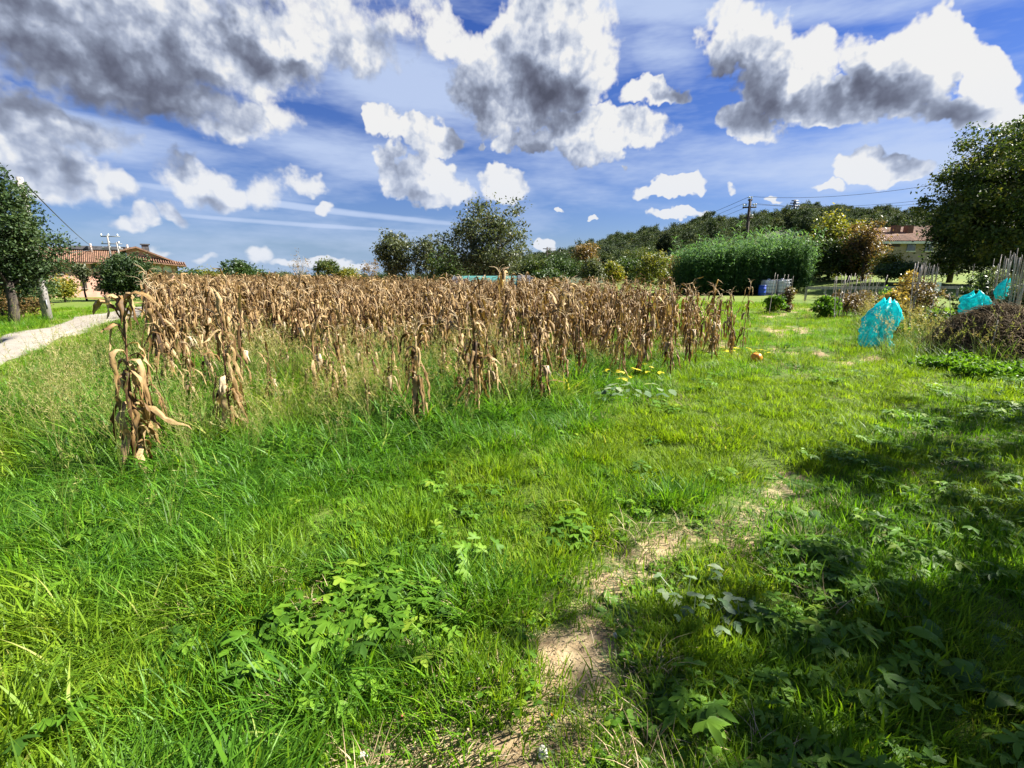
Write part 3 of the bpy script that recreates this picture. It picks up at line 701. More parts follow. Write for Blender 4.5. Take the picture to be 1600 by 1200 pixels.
tree('round_tree', 'small dark purplish tree beside the leafless one on the skyline', 'tree', 511, 403, 440, 60, 50, M_lfdark, M_dbark, 60, 50, .17, .65, .8, .1, 17, nb=14, twigs=1)
tree('round_tree', 'bright green round tree standing alone on the skyline left of the maize rows', 'tree', 369, 402, 440, 58, 54, M_lfmid, M_bark, 60, 50, .18, .7, .8, .1, 18, nb=10)
tree('bare_tree', 'thin half bare sapling just left of the rounded poplar', 'tree', 578, 402, 436, 52, 40, M_lfbrn, M_bark, 30, 14, .12, .4, .8, .05, 19, nb=18, twigs=4, stems=2)
# shrubs by the pink house
tree('garden_shrub', 'large dense dark green shrub in front of the pink house', 'shrub', 198, 392, 476, 34, 98, M_lfblack, M_dbark, 230, 55, .11, .6, .8, .1, 21, nb=14, lump=.3)
tree('garden_shrub', 'yellow green shrub beside the pink wall under its dark window', 'shrub', 98, 432, 470, 31, 46, M_lfyel, M_dbark, 80, 50, .10, .4, .8, .06, 22, nb=8)
tree('garden_shrub', 'green shrub behind the concrete pole', 'shrub', 55, 420, 484, 27, 66, M_lfmid, M_dbark, 110, 50, .10, .45, .8, .06, 23, nb=8)
tree('garden_shrub', 'small thin tree between the yellow green and the large dark shrub', 'shrub', 128, 410, 440, 33, 22, M_lfgrey, M_dbark, 36, 40, .11, .35, .8, .07, 24, nb=10)
tree('garden_shrub', 'low dark bush at the left edge below the dark tree', 'shrub', -4, 415, 486, 20, 110, M_lfdark, M_dbark, 110, 50, .10, .5, .8, .06, 25, nb=8)
tree('bramble_thicket', 'brown leafless bramble thicket along the lane left of the pole', 'thicket', 30, 452, 500, 18.6, 90, M_lfbrn, M_twig, 60, 40, .05, .35, .6, .03, 26, nb=60, twigs=6, stems=5)
HB = [(258, 438, 456, 44, 30, M_lfdark, 'dark low bush at the right corner of the pink house'), (298, 418, 446, 50, 46, M_lfmid, 'leafy green bush at the right end of the pink house'), (325, 419, 446, 56, 50, M_lfyel, 'yellowish bush between the house bushes and the round skyline tree'),
      (405, 420, 442, 62, 50, M_lfmid, 'low bush right of the bright round tree'), (438, 424, 442, 66, 46, M_lfgrey, 'grey low bush left of the leafless skyline tree'), (545, 418, 442, 60, 46, M_lfyel, 'yellowish low bush between the purplish tree and the half bare sapling')]
for i, (px, tp, bt, Y, w, m, lb) in enumerate(HB):
    tree('skyline_bush', lb, 'bush', px, tp, bt, Y, w, m, M_bark, 46, 40, .16, .7, .8, .06, 30+i, group='bushes on the skyline left', nb=8)
# tree line in front of the hill
TL = [(846, 402, 440, 60, 60, M_lfdark, 'dark bush right of the big spreading tree'), (880, 398, 440, 62, 56, M_lfmid, 'green tree left of the russet one in front of the hill'), (915, 376, 425, 66, 44, M_lfbrn, 'russet tree rising above the line before the hill'),
      (925, 402, 446, 56, 44, M_lfgrey, 'pale silvery willow bush before the hill'), (958, 408, 446, 60, 40, M_lfyel, 'yellowish bush right of the silvery willow'), (985, 402, 446, 64, 50, M_lfmid, 'green bush in the middle of the line before the hill'),
      (1020, 394, 450, 56, 62, M_lfyel, 'sparse yellow leaved tree beside the reed thicket'), (1048, 402, 448, 58, 46, M_lfbrn, 'brownish tree touching the left end of the reed thicket'), (1000, 386, 420, 95, 60, M_lfdark, 'dark wooded clump at the foot of the hill'), (860, 420, 448, 50, 60, M_lfmid, 'low green hedge tree behind the maize right of the net tunnel')]
for i, (px, tp, bt, Y, w, m, lb) in enumerate(TL):
    tree('hedgerow_tree', lb, 'tree', px, tp, bt, Y, w, m, M_dbark, 90, 45, .17, .75, .8, .09, 50+i, group='trees in front of the hill', nb=14, twigs=1, lump=.35)
# right background
tree('broadleaf_tree', 'tall yellow green tree behind the right end of the reeds', 'tree', 1300, 338, 440, 56, 96, M_lfyel, M_dbark, 190, 50, .22, 1.0, .8, .2, 70, nb=16, lump=.35)
tree('broadleaf_tree', 'dark green tree below the yellow green one behind the right garden', 'tree', 1272, 372, 446, 52, 84, M_lfdark, M_dbark, 120, 50, .22, .9, .8, .16, 71, nb=10)
tree('broadleaf_tree', 'dark tree standing between the yellow green and the russet tree', 'tree', 1330, 362, 446, 52, 80, M_lfdark, M_dbark, 120, 50, .22, .9, .8, .16, 75, nb=10)
tree('broadleaf_tree', 'russet half bare tree in front of the brown roofed house', 'tree', 1354, 330, 436, 50, 70, M_lfbrn, M_dbark, 110, 40, .16, .8, .8, .17, 72, nb=50, twigs=4, inner=.2, lump=.35, stems=2)
tree('broadleaf_tree', 'yellow leaved small tree under the balcony of the brown roofed house', 'tree', 1388, 396, 436, 46, 44, M_lfyel, M_dbark, 70, 45, .16, .7, .8, .1, 73, nb=16, twigs=2)
tree('creeping_juniper', 'bright green spreading evergreen on the lawn below the brown roofed house', 'shrub', 1408, 410, 436, 43, 90, M_lfmid, M_dbark, 120, 50, .15, .6, .6, .06, 74, nb=6)
# the tree whose shade covers the right foreground
tree('broadleaf_tree', 'tall tree beside the path whose shade dapples the right foreground', 'tree', 0, 0, 0, 0, 0, M_lfdark, M_dbark, 135, 64, .12, .58, 1.0, .2, 80, nb=20, world=(9.75, 2.0, 8.1, 3.1, 3.05), shape=broad)

tree('broadleaf_tree', 'second tree beside the path whose thinner shade falls farther back', 'tree', 0, 0, 0, 0, 0, M_lfdark, M_dbark, 80, 60, .12, .55, 1.0, .18, 81, nb=16, world=(13.2, 4.9, 8.0, 3.4, 2.6), shape=broad)

# wood on the hill, background rows that read as one mass
def hill_wood():
    rs = np.random.RandomState(5); vs = []
    for i in range(4):
        c = crown_centres(rs, 20, (0, 0, .55), .42, .42, .5, .3, .3); vs.append(leaf_cloud(c, .2, 80, .05, M_fir, rs, .8))
    P_, S_ = [], []
    for _ in range(5200):
        px = rs.uniform(700, 1720); v = rs.uniform(.13, .56); 
        if abs(px-1228) < 14 and v > .40: continue
        d = mnoise.noise(Vector((px*.012, v*7, 3)))
        if d < -.33 and v < .5: continue
        x, y, z = hill_pt(px, v); P_.append((x, y, z-.3)); s = rs.uniform(3.5, 8.0)*(1.0 if v < .42 else .8)*(.8 if v < .25 else 1); S_.append((s*1.05, s*1.05, s*rs.uniform(.75, 1.25)))
    scatter('hillside_wood', 'dark green woodland covering the hill behind the reeds', 'woodland', P_, vs, np.array(S_), seed=3)
    P_, S_ = [], []
    for _ in range(380):
        px = rs.uniform(-150, 720); Y = rs.uniform(120, 260); p = A(px, 432, Y); s = rs.uniform(2.5, 5.0); P_.append((p.x, Y, float(H(p.x, Y))-.3)); S_.append((s*1.4, s*1.4, s))
    scatter('far_treeline', 'far line of low trees on the flat horizon beyond the maize', 'treeline', P_, vs, np.array(S_), seed=4)
hill_wood()

# giant reed thicket
def reed_mesh(seed):
    rs = np.random.RandomState(seed); mb = MB(); h = rs.uniform(.85, 1.1)
    lean = rs.normal(0, .09, 2); top = np.array([lean[0], lean[1], h])
    mb.tube(np.array([[0, 0, 0], top*.5-[lean[0]*.2, lean[1]*.2, 0], top]), [.0035, .003, .001], 3, .4)
    for i in range(22):
        z = rs.uniform(.15, 1.0); a = rs.uniform(0, 2*PI); L = rs.uniform(.09, .16); p = top*z
        d = np.array([math.cos(a), math.sin(a), 0]); s = np.array([-d[1], d[0], 0])
        t = np.linspace(0, 1, 4); pts = [p+d*L*q+np.array([0, 0, L*(1.15*q-1.05*q*q)]) for q in t]
        mb.ribbon(pts, [.007, .008, .005, .0005], s, 0, rs.beta(2, 2), cols=2)
    return mb.mesh('reed', M_reed)
def reeds():
    rs = np.random.RandomState(9); P_, S_, Rr = [], [], []
    L0, L1 = A(1072, 440, 44), A(1262, 440, 44)
    for _ in range(1500):
        u = rs.uniform(0, 1); v = rs.uniform(0, 1); x = L0.x+(L1.x-L0.x)*u; y = 43+v*6
        if (u-.5)**2*4+(v-.5)**2*1.2 > 1.15: continue
        h = np.interp(u, [0, .12, .35, .7, 1], [3.2, 3.7, 4.0, 4.25, 4.2])*rs.uniform(.72, 1.16)*(1+.07*math.sin(u*23)+.05*math.sin(u*61+v*9)); h *= (1.22 if rs.rand() < .07 else 1); P_.append(on(x, y)); S_.append((5.2, 5.2, h)); Rr.append((rs.normal(0, .06), rs.normal(.03, .07), rs.uniform(0, 6.28)))
    scatter('giant_reed_thicket', 'tall blue green giant reed thicket behind the white tanks', 'reeds', P_, [reed_mesh(40+i) for i in range(7)], np.array(S_), np.array(Rr), seed=3)
reeds()

# ------------------------------------------------------------------ pylons, poles and cables
def power_pole():
    b = A(1160, 432, 64); t_ = A(1163, 311, 64); x, Y = b.x, 64; h = t_.z-float(H(x, Y))
    r = thing('power_pole', 'dark wooden power pole with three crossarms rising behind the reeds', 'power pole', on(x, Y), math.radians(-12))
    m = MB(); m.tube([(0, 0, -.3), (0, 0, h*.5), (0, 0, h)], [.24, .20, .16], 10); link('pole_shaft', m.mesh('shaft', M_dpole), r)
    for z, w, n in ((h-.1, .26, 2), (h-.98, .80, 4), (h-2.25, .52, 2)):
        m = MB(); m.box(-w, w, -.09, .09, z-.09, z+.07); c = link('crossarm', m.mesh('arm', M_dpole), r)
        for k in range(n):
            xx = -w+.12+(2*w-.24)*(k/(n-1)) if n < 4 else (-w+.08, -w*.55, w*.55, w-.08)[k]
            m = MB(); m.tube([(xx, 0, z+.07), (xx, 0, z+.16), (xx, 0, z+.24), (xx, 0, z+.38), (xx, 0, z+.42)], [.03, .03, .10, .11, .04], 8); link('insulator', m.mesh('insulator', M_ins), c)
    return r, Vector((x, Y, float(H(x, Y))+h))
pp, ptop = power_pole()
def small_pole(px, top, Y, label, n=3):
    t_ = A(px, top, Y); h = t_.z-float(H(t_.x, Y)); r = thing('power_pole', label, 'power pole', on(t_.x, Y), .1)
    m = MB(); m.tube([(0, 0, -.3), (0, 0, h)], [.24, .18], 8); link('pole_shaft', m.mesh('shaft', M_dpole), r)
    for z in (h-.5, h-1.9, h-3.2)[:n]:
        m = MB(); m.box(-1.3, 1.3, -.1, .1, z-.1, z+.1); link('crossarm', m.mesh('arm', M_dpole), r)
    return Vector((t_.x, Y, t_.z))
far_top = small_pole(855, 386, 150, 'distant small power pole on the skyline right of the big spreading tree')
def cable(label, a, b, sag, r=.018, mat=None, grp=None):
    m = MB(); t = np.linspace(0, 1, 26); a, b = np.array(a), np.array(b)
    m.tube([a+(b-a)*q-np.array([0, 0, 4*sag*q*(1-q)]) for q in t], r, 4)
    tag(link('overhead_cable', m.mesh('cable', mat or M_wire)), label, 'cable', grp)
nxt = A(1470, 279, 52)
cable('uppermost overhead line running from the dark power pole to the right', ptop+Vector((0, 0, .3)), A(1700, 235, 46), 1.4, .022)
cable('upper line running left from the dark power pole towards the skyline pole', ptop+Vector((-.1, 0, .3)), far_top, 3.0, .03)
for i, dx in enumerate((-.74, .74)):
    cable('lower %s line from the middle crossarm out to the right' % ('nearer', 'farther')[i], ptop+Vector((dx, 0, -.52)), A(1700, 268+i*9, 46+i*2), 1.4, .018)
    cable('lower %s line from the middle crossarm running left to the skyline pole' % ('nearer', 'farther')[i], ptop+Vector((dx, 0, -.52)), far_top+Vector((dx, 0, -.6)), 3.0, .026)

def lattice():
    x, y, z = hill_pt(1228, .50); t_ = A(1228, 312, y); h = t_.z-z; r = thing('lattice_pylon', 'thin steel lattice pylon standing on top of the wooded hill', 'pylon', (x, y, z))
    w = lambda q: 2.2*(1-q)**1.4+.35
    for sx_, sy_ in ((1, 1), (1, -1), (-1, 1), (-1, -1)):
        m = MB(); m.tube([(sx_*w(q), sy_*w(q), h*q) for q in np.linspace(0, 1, 8)], .26, 4); link('pylon_leg', m.mesh('leg', M_steel), r)
    m = MB()
    for k in range(9):
        q0, q1 = k/9, (k+1)/9
        for s in (1, -1):
            m.tube([(-w(q0)*s, -w(q0), h*q0), (w(q1)*s, -w(q1), h*q1)], .16, 3); m.tube([(-w(q0)*s, w(q0), h*q0), (w(q1)*s, w(q1), h*q1)], .16, 3)
    b = link('bracing', m.mesh('bracing', M_steel), r); b['kind'] = 'stuff'
    for z_, l in ((h*.72, 3.4), (h*.84, 2.8), (h*.95, 2.2)):
        m = MB(); m.box(-l, l, -.3, .3, z_-.3, z_+.3); link('crossarm', m.mesh('arm', M_steel), r)
lattice()

def concrete_pole():
    b = G(75, 500); t_ = A(30, 277, b.y+.3); r = thing('concrete_pole', 'leaning grey concrete utility pole on the grass verge of the lane', 'utility pole', (b.x, b.y, b.z))
    d = t_-b; m = MB(); m.tube([(-d.x*.03, 0, -.15), (d.x*.5, d.y*.5, d.z*.5), (d.x, d.y, d.z)], [.155, .13, .10], 14); link('pole_shaft', m.mesh('shaft', M_pole), r)
    for zz_ in (.28, .34):
        m = MB(); q = d*zz_*.3; m.tube([(q.x+.14, q.y-.07, q.z), (q.x+.15, q.y-.08, q.z+.25)], .02, 5); link('step_bolt', m.mesh('bolt', M_steel), r)
    return t_
ct = concrete_pole()
def h_pole():
    t_ = A(169, 366, 60); g = on(t_.x, 60); h = t_.z-g.z; r = thing('twin_pole', 'twin utility pole with white insulators rising before the pink house roof', 'utility pole', g, .2)
    for dx in (-.1, .75):
        m = MB(); m.tube([(dx*1.3, 0, -.2), (dx, 0, h-(.1 if dx < 0 else .9))], [.14, .10], 8); link('pole_shaft', m.mesh('shaft', M_pole), r)
    for z_, w in ((h-.25, 1.0), (h-1.1, 1.1), (h-1.7, 1.1)):
        m = MB(); m.box(-w+.2, w+.2, -.05, .05, z_-.05, z_+.05); c = link('crossarm', m.mesh('arm', M_steel), r)
        for k in (-.75, .0, .95):
            m = MB(); m.tube([(k, 0, z_+.05), (k, 0, z_+.12), (k, 0, z_+.28), (k, 0, z_+.3)], [.03, .08, .08, .02], 6); link('insulator', m.mesh('ins', M_ins), c)
    return Vector((t_.x, 60, t_.z))
hp = h_pole()
cable('black cable dropping from the concrete pole to the pink house roof', ct, A(146, 386, 68), .3, .03)
cable('thin cable from the left tree to the twin pole at the pink house', A(40, 396, 40), hp+Vector((0, 0, -1.3)), .3, .03)

# ------------------------------------------------------------------ pink farmhouse
def pink_house():
    # seen with its front turned toward the path; local x runs along the front, y into the house
    RZ = math.radians(38); o3 = A(62, 432, 60); g = float(H(o3.x, 60))-.35; ca, sa = math.cos(RZ), math.sin(RZ)
    def F(px, py):
        d = ray(px, py); t = (o3.x*sa-o3.y*ca)/(d.x*sa-d.y*ca); x, y, z = d.x*t, d.y*t, CAMZ+d.z*t
        return ((x-o3.x)*ca+(y-o3.y)*sa, z-g)
    r = thing('pink_farmhouse', 'long pink farmhouse with brown tiled roof behind the left shrubs', 'house', (o3.x, o3.y, g), RZ)
    W_ = F(276, 412)[0]; ev = F(110, 407)[1]; ag = F(198, 400)[0]; rd = F(150, 388)[1]+.15; D_ = 8
    def prism(nm, poly, y0, y1, mat, par=None):
        n = len(poly); m = MB(); m.add([(x, y0, z) for x, z in poly]+[(x, y1, z) for x, z in poly], [tuple(range(n)), tuple(range(n, 2*n))[::-1]]+[(i, i+n, (i+1) % n+n, (i+1) % n) for i in range(n)])
        return link(nm, m.mesh(nm, mat, False), par or r)
    def slab(nm, a, b, c, d, th=.14, mat=M_tile):
        m = MB(); P4 = np.array([a, b, c, d], float); m.add(np.concatenate([P4, P4-[0, 0, th]]), [(0, 1, 2, 3), (7, 6, 5, 4), (0, 4, 5, 1), (1, 5, 6, 2), (2, 6, 7, 3), (3, 7, 4, 0)]); return link(nm, m.mesh(nm, mat, False), r)
    prism('wall', [(-2, -.5), (ag, -.5), (ag, ev), (-2, ev)], 0, D_, M_pink)
    e1 = F(277, 411)[1]; ap = F(212, 387)
    prism('wall', [(ag+.01, -.5), (W_, -.5), (W_, e1), (ap[0], ap[1]-.1), (ag+.01, ap[1]-.1-.3*(ap[0]-ag))], -.6, D_, M_pink)
    slab('roof', (-2.4, -.8, ev-.25), (ag-.05, -.8, ev-.25), (ag-.05, D_/2, rd), (-2.4, D_/2, rd)); slab('roof', (-2.4, D_/2+.01, rd), (ag-.05, D_/2+.01, rd), (ag-.05, D_+.8, ev-.25), (-2.4, D_+.8, ev-.25))
    m = MB()
    for k in range(58):
        x = -2.3+k*(ag+2.1)/58; m.tube([(x, -.82, ev-.2), (x, D_/2-.05, rd+.05)], .075, 5, R.random(), False)
    t_ = link('roof_tiles', m.mesh('tiles', M_tile), r); t_['kind'] = 'stuff'
    # gable wing: two slopes running back, and a tiled band over the arched windows
    sl = (ap[1]-e1)/(W_-ap[0]); x1 = W_+1.0
    slab('gable_roof', (ap[0], -1.3, ap[1]+.12), (x1, -1.3, ap[1]+.12-sl*(x1-ap[0])), (x1, D_+.4, ap[1]+.12-sl*(x1-ap[0])), (ap[0], D_+.4, ap[1]+.12), .2)
    slab('gable_roof', (ag-.7, -1.3, ap[1]+.12-.3*(ap[0]-ag+.7)), (ap[0]-.01, -1.3, ap[1]+.12), (ap[0]-.01, D_+.4, ap[1]+.12), (ag-.7, D_+.4, ap[1]+.12-.3*(ap[0]-ag+.7)), .2)
    b0, b1 = F(216, 399), F(277, 411); lo = F(216, 407)[1]
    slab('canopy_roof', (b0[0]-1.2, -2.1, lo), (W_+.9, -2.1, b1[1]-.35), (W_+.9, -.61, b1[1]+.05), (b0[0]-1.2, -.61, b0[1]), .14)
    m = MB()
    for k in range(24):
        q = k/23; a_ = np.array([b0[0]-1.1+(W_+1.9-b0[0])*q, -2.12, lo+(b1[1]-.35-lo)*q+.06]); c_ = np.array([a_[0], -.62, b0[1]+(b1[1]+.05-b0[1])*q+.06]); m.tube([a_, c_], .075, 5, R.random(), False)
    t_ = link('canopy_tiles', m.mesh('tiles', M_tile), r); t_['kind'] = 'stuff'
    a_, b_ = F(108, 386), F(205, 385); m = MB(); m.box(a_[0], b_[0], D_/2-1.2, D_/2+.9, rd-.2, rd+.26); link('ridge_panel', m.mesh('panel', M_roofdk, False), r)
    for px in (140, 199):
        x_ = F(px, 384)[0]; m = MB(); m.box(x_-.10, x_+.10, D_/2-1.6, D_/2-1.4, rd-.8, rd+.55); link('chimney', m.mesh('chimney', M_beige), r)
    x_ = F(228, 384)[0]; m = MB(); m.box(x_-.4, x_+.4, 3.2, 4.0, e1, ap[1]+.55); c = link('chimney', m.mesh('chimney', M_roofdk, False), r)
    m = MB(); m.box(x_-.55, x_+.55, 3.05, 4.15, ap[1]+.57, ap[1]+.7); link('chimney_cap', m.mesh('cap', M_roofdk, False), c)
    def window(px0, px1, py0, py1, mat=M_dark, arch=False, yo=0.0):
        x0, z1 = F(px0, py0); x1_, z0 = F(px1, py1)
        if arch:
            cx = (x0+x1_)/2; rr = (x1_-x0)/2; h = min(rr*.6, (z1-z0)*.4)
            w = prism('window', [(x0, z0), (x1_, z0), (x1_, z1-h)]+[(cx+rr*math.cos(q), z1-h+h*math.sin(q)) for q in np.linspace(.2, PI-.2, 9)]+[(x0, z1-h)], yo-.06, yo+.1, mat)
        else: w = prism('window', [(x0, z0), (x1_, z0), (x1_, z1), (x0, z1)], yo-.05, yo+.1, mat)
        m = MB(); m.box(x0-.1, x1_+.1, yo-.14, yo-.02, z0-.12, z0-.01); link('sill', m.mesh('sill', M_beige, False), w)
        for q in np.linspace(x0+.04, x1_-.04, 4 if arch else 3):
            m = MB(); m.box(q-.04, q+.04, yo-.1, yo-.062, z0, z1-(.3 if arch else 0)); link('frame', m.mesh('frame', M_white if arch else M_bark, False), w)
    window(87, 98, 413, 428, M_roofdk); window(110, 121, 412, 421, M_lfyel); window(141, 150, 411, 420)
    window(60, 74, 436, 450); window(128, 137, 437, 450)
    window(219, 233, 414, 425, M_white, True, -.6); window(240, 252, 415, 424, M_white, True, -.6); window(254, 268, 416, 425, M_white, True, -.6)
    m = MB(); m.tube([(W_+.5, -1.8, b1[1]-.5), (W_-.1, -.9, b1[1]-.8), (W_-.1, -.68, b1[1]-1.0), (W_-.1, -.68, .2)], .05, 6); link('downpipe', m.mesh('pipe', M_steel), r)
pink_house()

def brown_house():
    Y = 66; c = A(1405, 432, Y); g = float(H(c.x, Y)); x0 = A(1340, 432, Y).x-c.x; x1 = A(1500, 432, Y).x-c.x
    r = thing('brown_roofed_house', 'beige house with a brown tiled roof and balcony half hidden by the huge dark tree', 'house', (c.x, Y, g), 0)
    zz_ = lambda py: A(1405, py, Y).z-g; ev = zz_(378); rd = zz_(352)
    m = MB(); m.box(x0, x1, 1.6, 10, 0, ev); link('wall', m.mesh('wall', M_beige, False), r)
    m = MB(); m.box(A(1404, 400, Y).x-c.x, x1, .0, 1.6, 0, ev-.02); link('wall', m.mesh('wall', M_beige, False), r)
    m = MB(); P4 = np.array([(x0-.6, -.9, ev), (x1+.6, -.9, ev), (x1-.5, 5.5, rd+.4), (x0+3.4, 5.5, rd)], float)
    m.add(np.concatenate([P4, P4-[0, 0, .18]]), [(0, 1, 2, 3), (7, 6, 5, 4), (0, 4, 5, 1), (1, 5, 6, 2), (2, 6, 7, 3), (3, 7, 4, 0)]); rf = link('roof', m.mesh('roof', M_tile, False), r)
    m = MB()
    for k in range(60):
        q = k/59; a = P4[0]+(P4[1]-P4[0])*q; b = P4[3]+(P4[2]-P4[3])*q; m.tube([a+[0, 0, .05], b+[0, 0, .05]], .09, 5, R.random(), False)
    t_ = link('roof_tiles', m.mesh('tiles', M_tile), rf); t_['kind'] = 'stuff'
    for px in (1398, 1418):
        x = A(px, 356, Y+3).x-c.x; m = MB(); m.box(x-.4, x+.4, 2.4, 3.2, (ev+rd)/2-.3, rd+.25); link('chimney', m.mesh('chimney', M_tile, False), rf)
    m = MB(); m.box(x0-.6, x1+.6, -1.0, -.88, ev-.28, ev+.02); link('eaves_board', m.mesh('eaves', M_white, False), r)
    zb = zz_(398); xb = A(1404, 400, Y).x-c.x
    m = MB(); m.box(xb-2.6, xb-.01, -.2, 1.58, zb-.2, zb); link('balcony_floor', m.mesh('floor', M_white, False), r)
    m = MB(); m.box(xb-2.6, xb-.02, -.25, -.12, zb+.01, zb+1.0); link('balcony_parapet', m.mesh('parapet', M_beige, False), r)
    m = MB(); m.box(xb-2.2, xb-.5, 1.52, 1.66, zb+.1, zb+2.1); link('balcony_door', m.mesh('door', M_dark, False), r)
    m = MB(); m.box(xb-2.3, xb-.3, 1.5, 1.7, .2, zb-.6); link('garage_opening', m.mesh('opening', M_dark, False), r)
    m = MB(); m.box(xb-.5, xb-.05, -.2, .1, 0, zb-.21); link('pillar', m.mesh('pillar', M_white, False), r)
    for q in (.9, 3.3):
        m = MB(); m.box(xb+q, xb+q+1.1, -.06, .04, zb+.5, zb+1.9); w = link('window', m.mesh('window', M_glass, False), r)
        m = MB(); m.box(xb+q-.08, xb+q+1.18, -.12, -.0, zb+.38, zb+.49); link('sill', m.mesh('sill', M_white, False), w)
brown_house()

# ------------------------------------------------------------------ maize
def maize_leaf(mb, p0, az, L, w, th0, th1, brk, rs, tint, n=9, cols=4, twist=1.2, crinkle=.3, sweep=0.0):
    """dry leaf: leaves the stalk at th0 from vertical, breaks over near brk, hangs at th1"""
    p = np.array(p0, float); pts = [p.copy()]; ds = L/(n-1); wb = rs.normal(0, .19, n); wb2 = rs.normal(0, .38, n)
    sides = []; tw0 = rs.uniform(-.4, .4); tw1 = rs.normal(0, twist)
    for i in range(n):
        t = i/(n-1); k = float(sstep(0, 1, (t-brk+.18)/.36)); th = th0+(th1-th0)*k+wb[i]; a = az+sweep*t+wb2[i]*.6
        d = np.array([math.cos(a)*math.sin(th), math.sin(a)*math.sin(th), math.cos(th)])
        s = np.array([-math.sin(a), math.cos(a), 0]); nn = np.cross(s, d); tw = tw0+tw1*t*t
        sides.append(s*math.cos(tw)+nn*math.sin(tw))
        if i < n-1: p = p+d*ds; p[2] = max(p[2], .01); pts.append(p.copy())
    t = np.linspace(0, 1, n); wd = w*.5*np.clip((.45+1.0*t)*(t < .35)+(.80-.05*t)*(t >= .35), 0, 1)*np.clip((1-t)/.38, 0, 1)**.8*(1-crinkle*rs.uniform(0, 1, n)); wd[-1] = .0008
    if rs.rand() < .3: wd[-3:] *= np.array([1.3, 1.6, 6])
    mb.ribbon(pts, wd, np.array(sides), rs.uniform(.2, 1.0), np.repeat(np.clip(tint+rs.normal(0, .13, n).cumsum()*.6, 0, 1), cols), .5 if cols > 3 else .3, R, cols)
def maize_parts(seed, h, nleaf=11, cols=4, seg=9, lean=(0, 0), ear=True, tassel=True, tone=(.15, .95), extra=(), skirt=3, thick=.011, wl=.062, crink=.3):
    """list of (name, MB, material)"""
    rs = np.random.RandomState(seed); out = []
    top = np.array([lean[0], lean[1], h]); bend = rs.normal(0, .02, 2)
    def sp(t): return np.array([top[0]*t**1.3+bend[0]*math.sin(3*t), top[1]*t**1.3+bend[1]*math.sin(3*t), top[2]*t])
    zs = np.linspace(0, 1, 12); m = MB(); m.tube([sp(q)-np.array([0, 0, .03*(q == 0)]) for q in zs], np.linspace(thick, thick*.35, 12)*(1+.18*(np.arange(12) % 2)), 6 if cols > 2 else 4, rs.uniform(.2, .7)); out.append(('stalk', m, M_stalk))
    az0 = rs.uniform(0, PI)
    for i in range(nleaf):
        t = (i+.6)/nleaf; z = .10+.88*t; a = az0+PI*(i % 2)+rs.normal(0, .7); L = rs.uniform(.30, .60)*(1-.25*t)*min(1, h/1.2+.2)
        m = MB(); tint = rs.uniform(*tone); up_ = rs.rand() < .22 and t > .5
        maize_leaf(m, sp(z), a, L, rs.uniform(.75, 1.25)*wl*(1.05-.3*t), rs.uniform(.1, .5), rs.uniform(2.75, 3.25) if not up_ else rs.uniform(1.2, 2.4), rs.uniform(.06, .24) if not up_ else .5, rs, tint, seg, cols, 1.1, crink)
        out.append(('leaf', m, M_maize))
    for i in range(skirt):
        m = MB(); a = rs.uniform(0, 2*PI); z = rs.uniform(.2, .68)
        maize_leaf(m, sp(z), a, min(h*z*rs.uniform(.8, 1.05), .5), wl*rs.uniform(.9, 1.4), .5, 3.05, .08, rs, rs.uniform(.2, .95), seg, cols, 1.0, .5); out.append(('leaf', m, M_maize))
    for (z, a, L, w, t0, t1, br, tn) in extra:
        m = MB(); maize_leaf(m, sp(z), a, L, w, t0, t1, br, rs, tn, 13, 5, .5, .15); out.append(('leaf', m, M_maize))
    if ear:
        z = rs.uniform(.42, .62); a = rs.uniform(0, 2*PI); d = np.array([math.cos(a), math.sin(a), 0]); p = sp(z)+d*.015; e = p+d*.06-np.array([0, 0, .17]); m = MB()
        m.tube([p, p+d*.035-[0, 0, .02], p+d*.055-[0, 0, .08], e+[0, 0, .02], e], [.006, .022, .026, .016, .004], 7 if cols > 2 else 4, rs.uniform(.2, .9))
        out.append(('ear', m, M_husk))
        m2 = MB(); maize_leaf(m2, p+d*.03, a, .2, .05, 1.5, 3.0, .1, rs, .9, 5, 3); out.append(('husk', m2, M_husk))
    if tassel:
        m = MB()
        for i in range(rs.randint(3, 7)):
            a = rs.uniform(0, 2*PI); L = rs.uniform(.12, .22); th = rs.uniform(.1, .6); pts = []; p = sp(1.0)
            for k in range(6):
                pts.append(p.copy()); q = th+k*rs.uniform(.2, .42); p = p+np.array([math.cos(a)*math.sin(q), math.sin(a)*math.sin(q), math.cos(q)])*L/5
            m.tube(pts, [.0022, .0022, .0028, .0028, .0022, .001], 3, rs.uniform(.3, .9), False)
        out.append(('tassel', m, M_straw))
    return out
def maize_thing(seed, loc, label, rz=0, group=None, **kw):
    r = thing('maize_plant', label, 'maize plant', loc, rz, group); ks = []
    for nm, mb, mt in maize_parts(seed, **kw):
        o = link(nm, mb.mesh(nm, mt), r); ks.append(o)
        if nm == 'tassel': o['kind'] = 'stuff'
    KIDS[r.name] = ks; return r

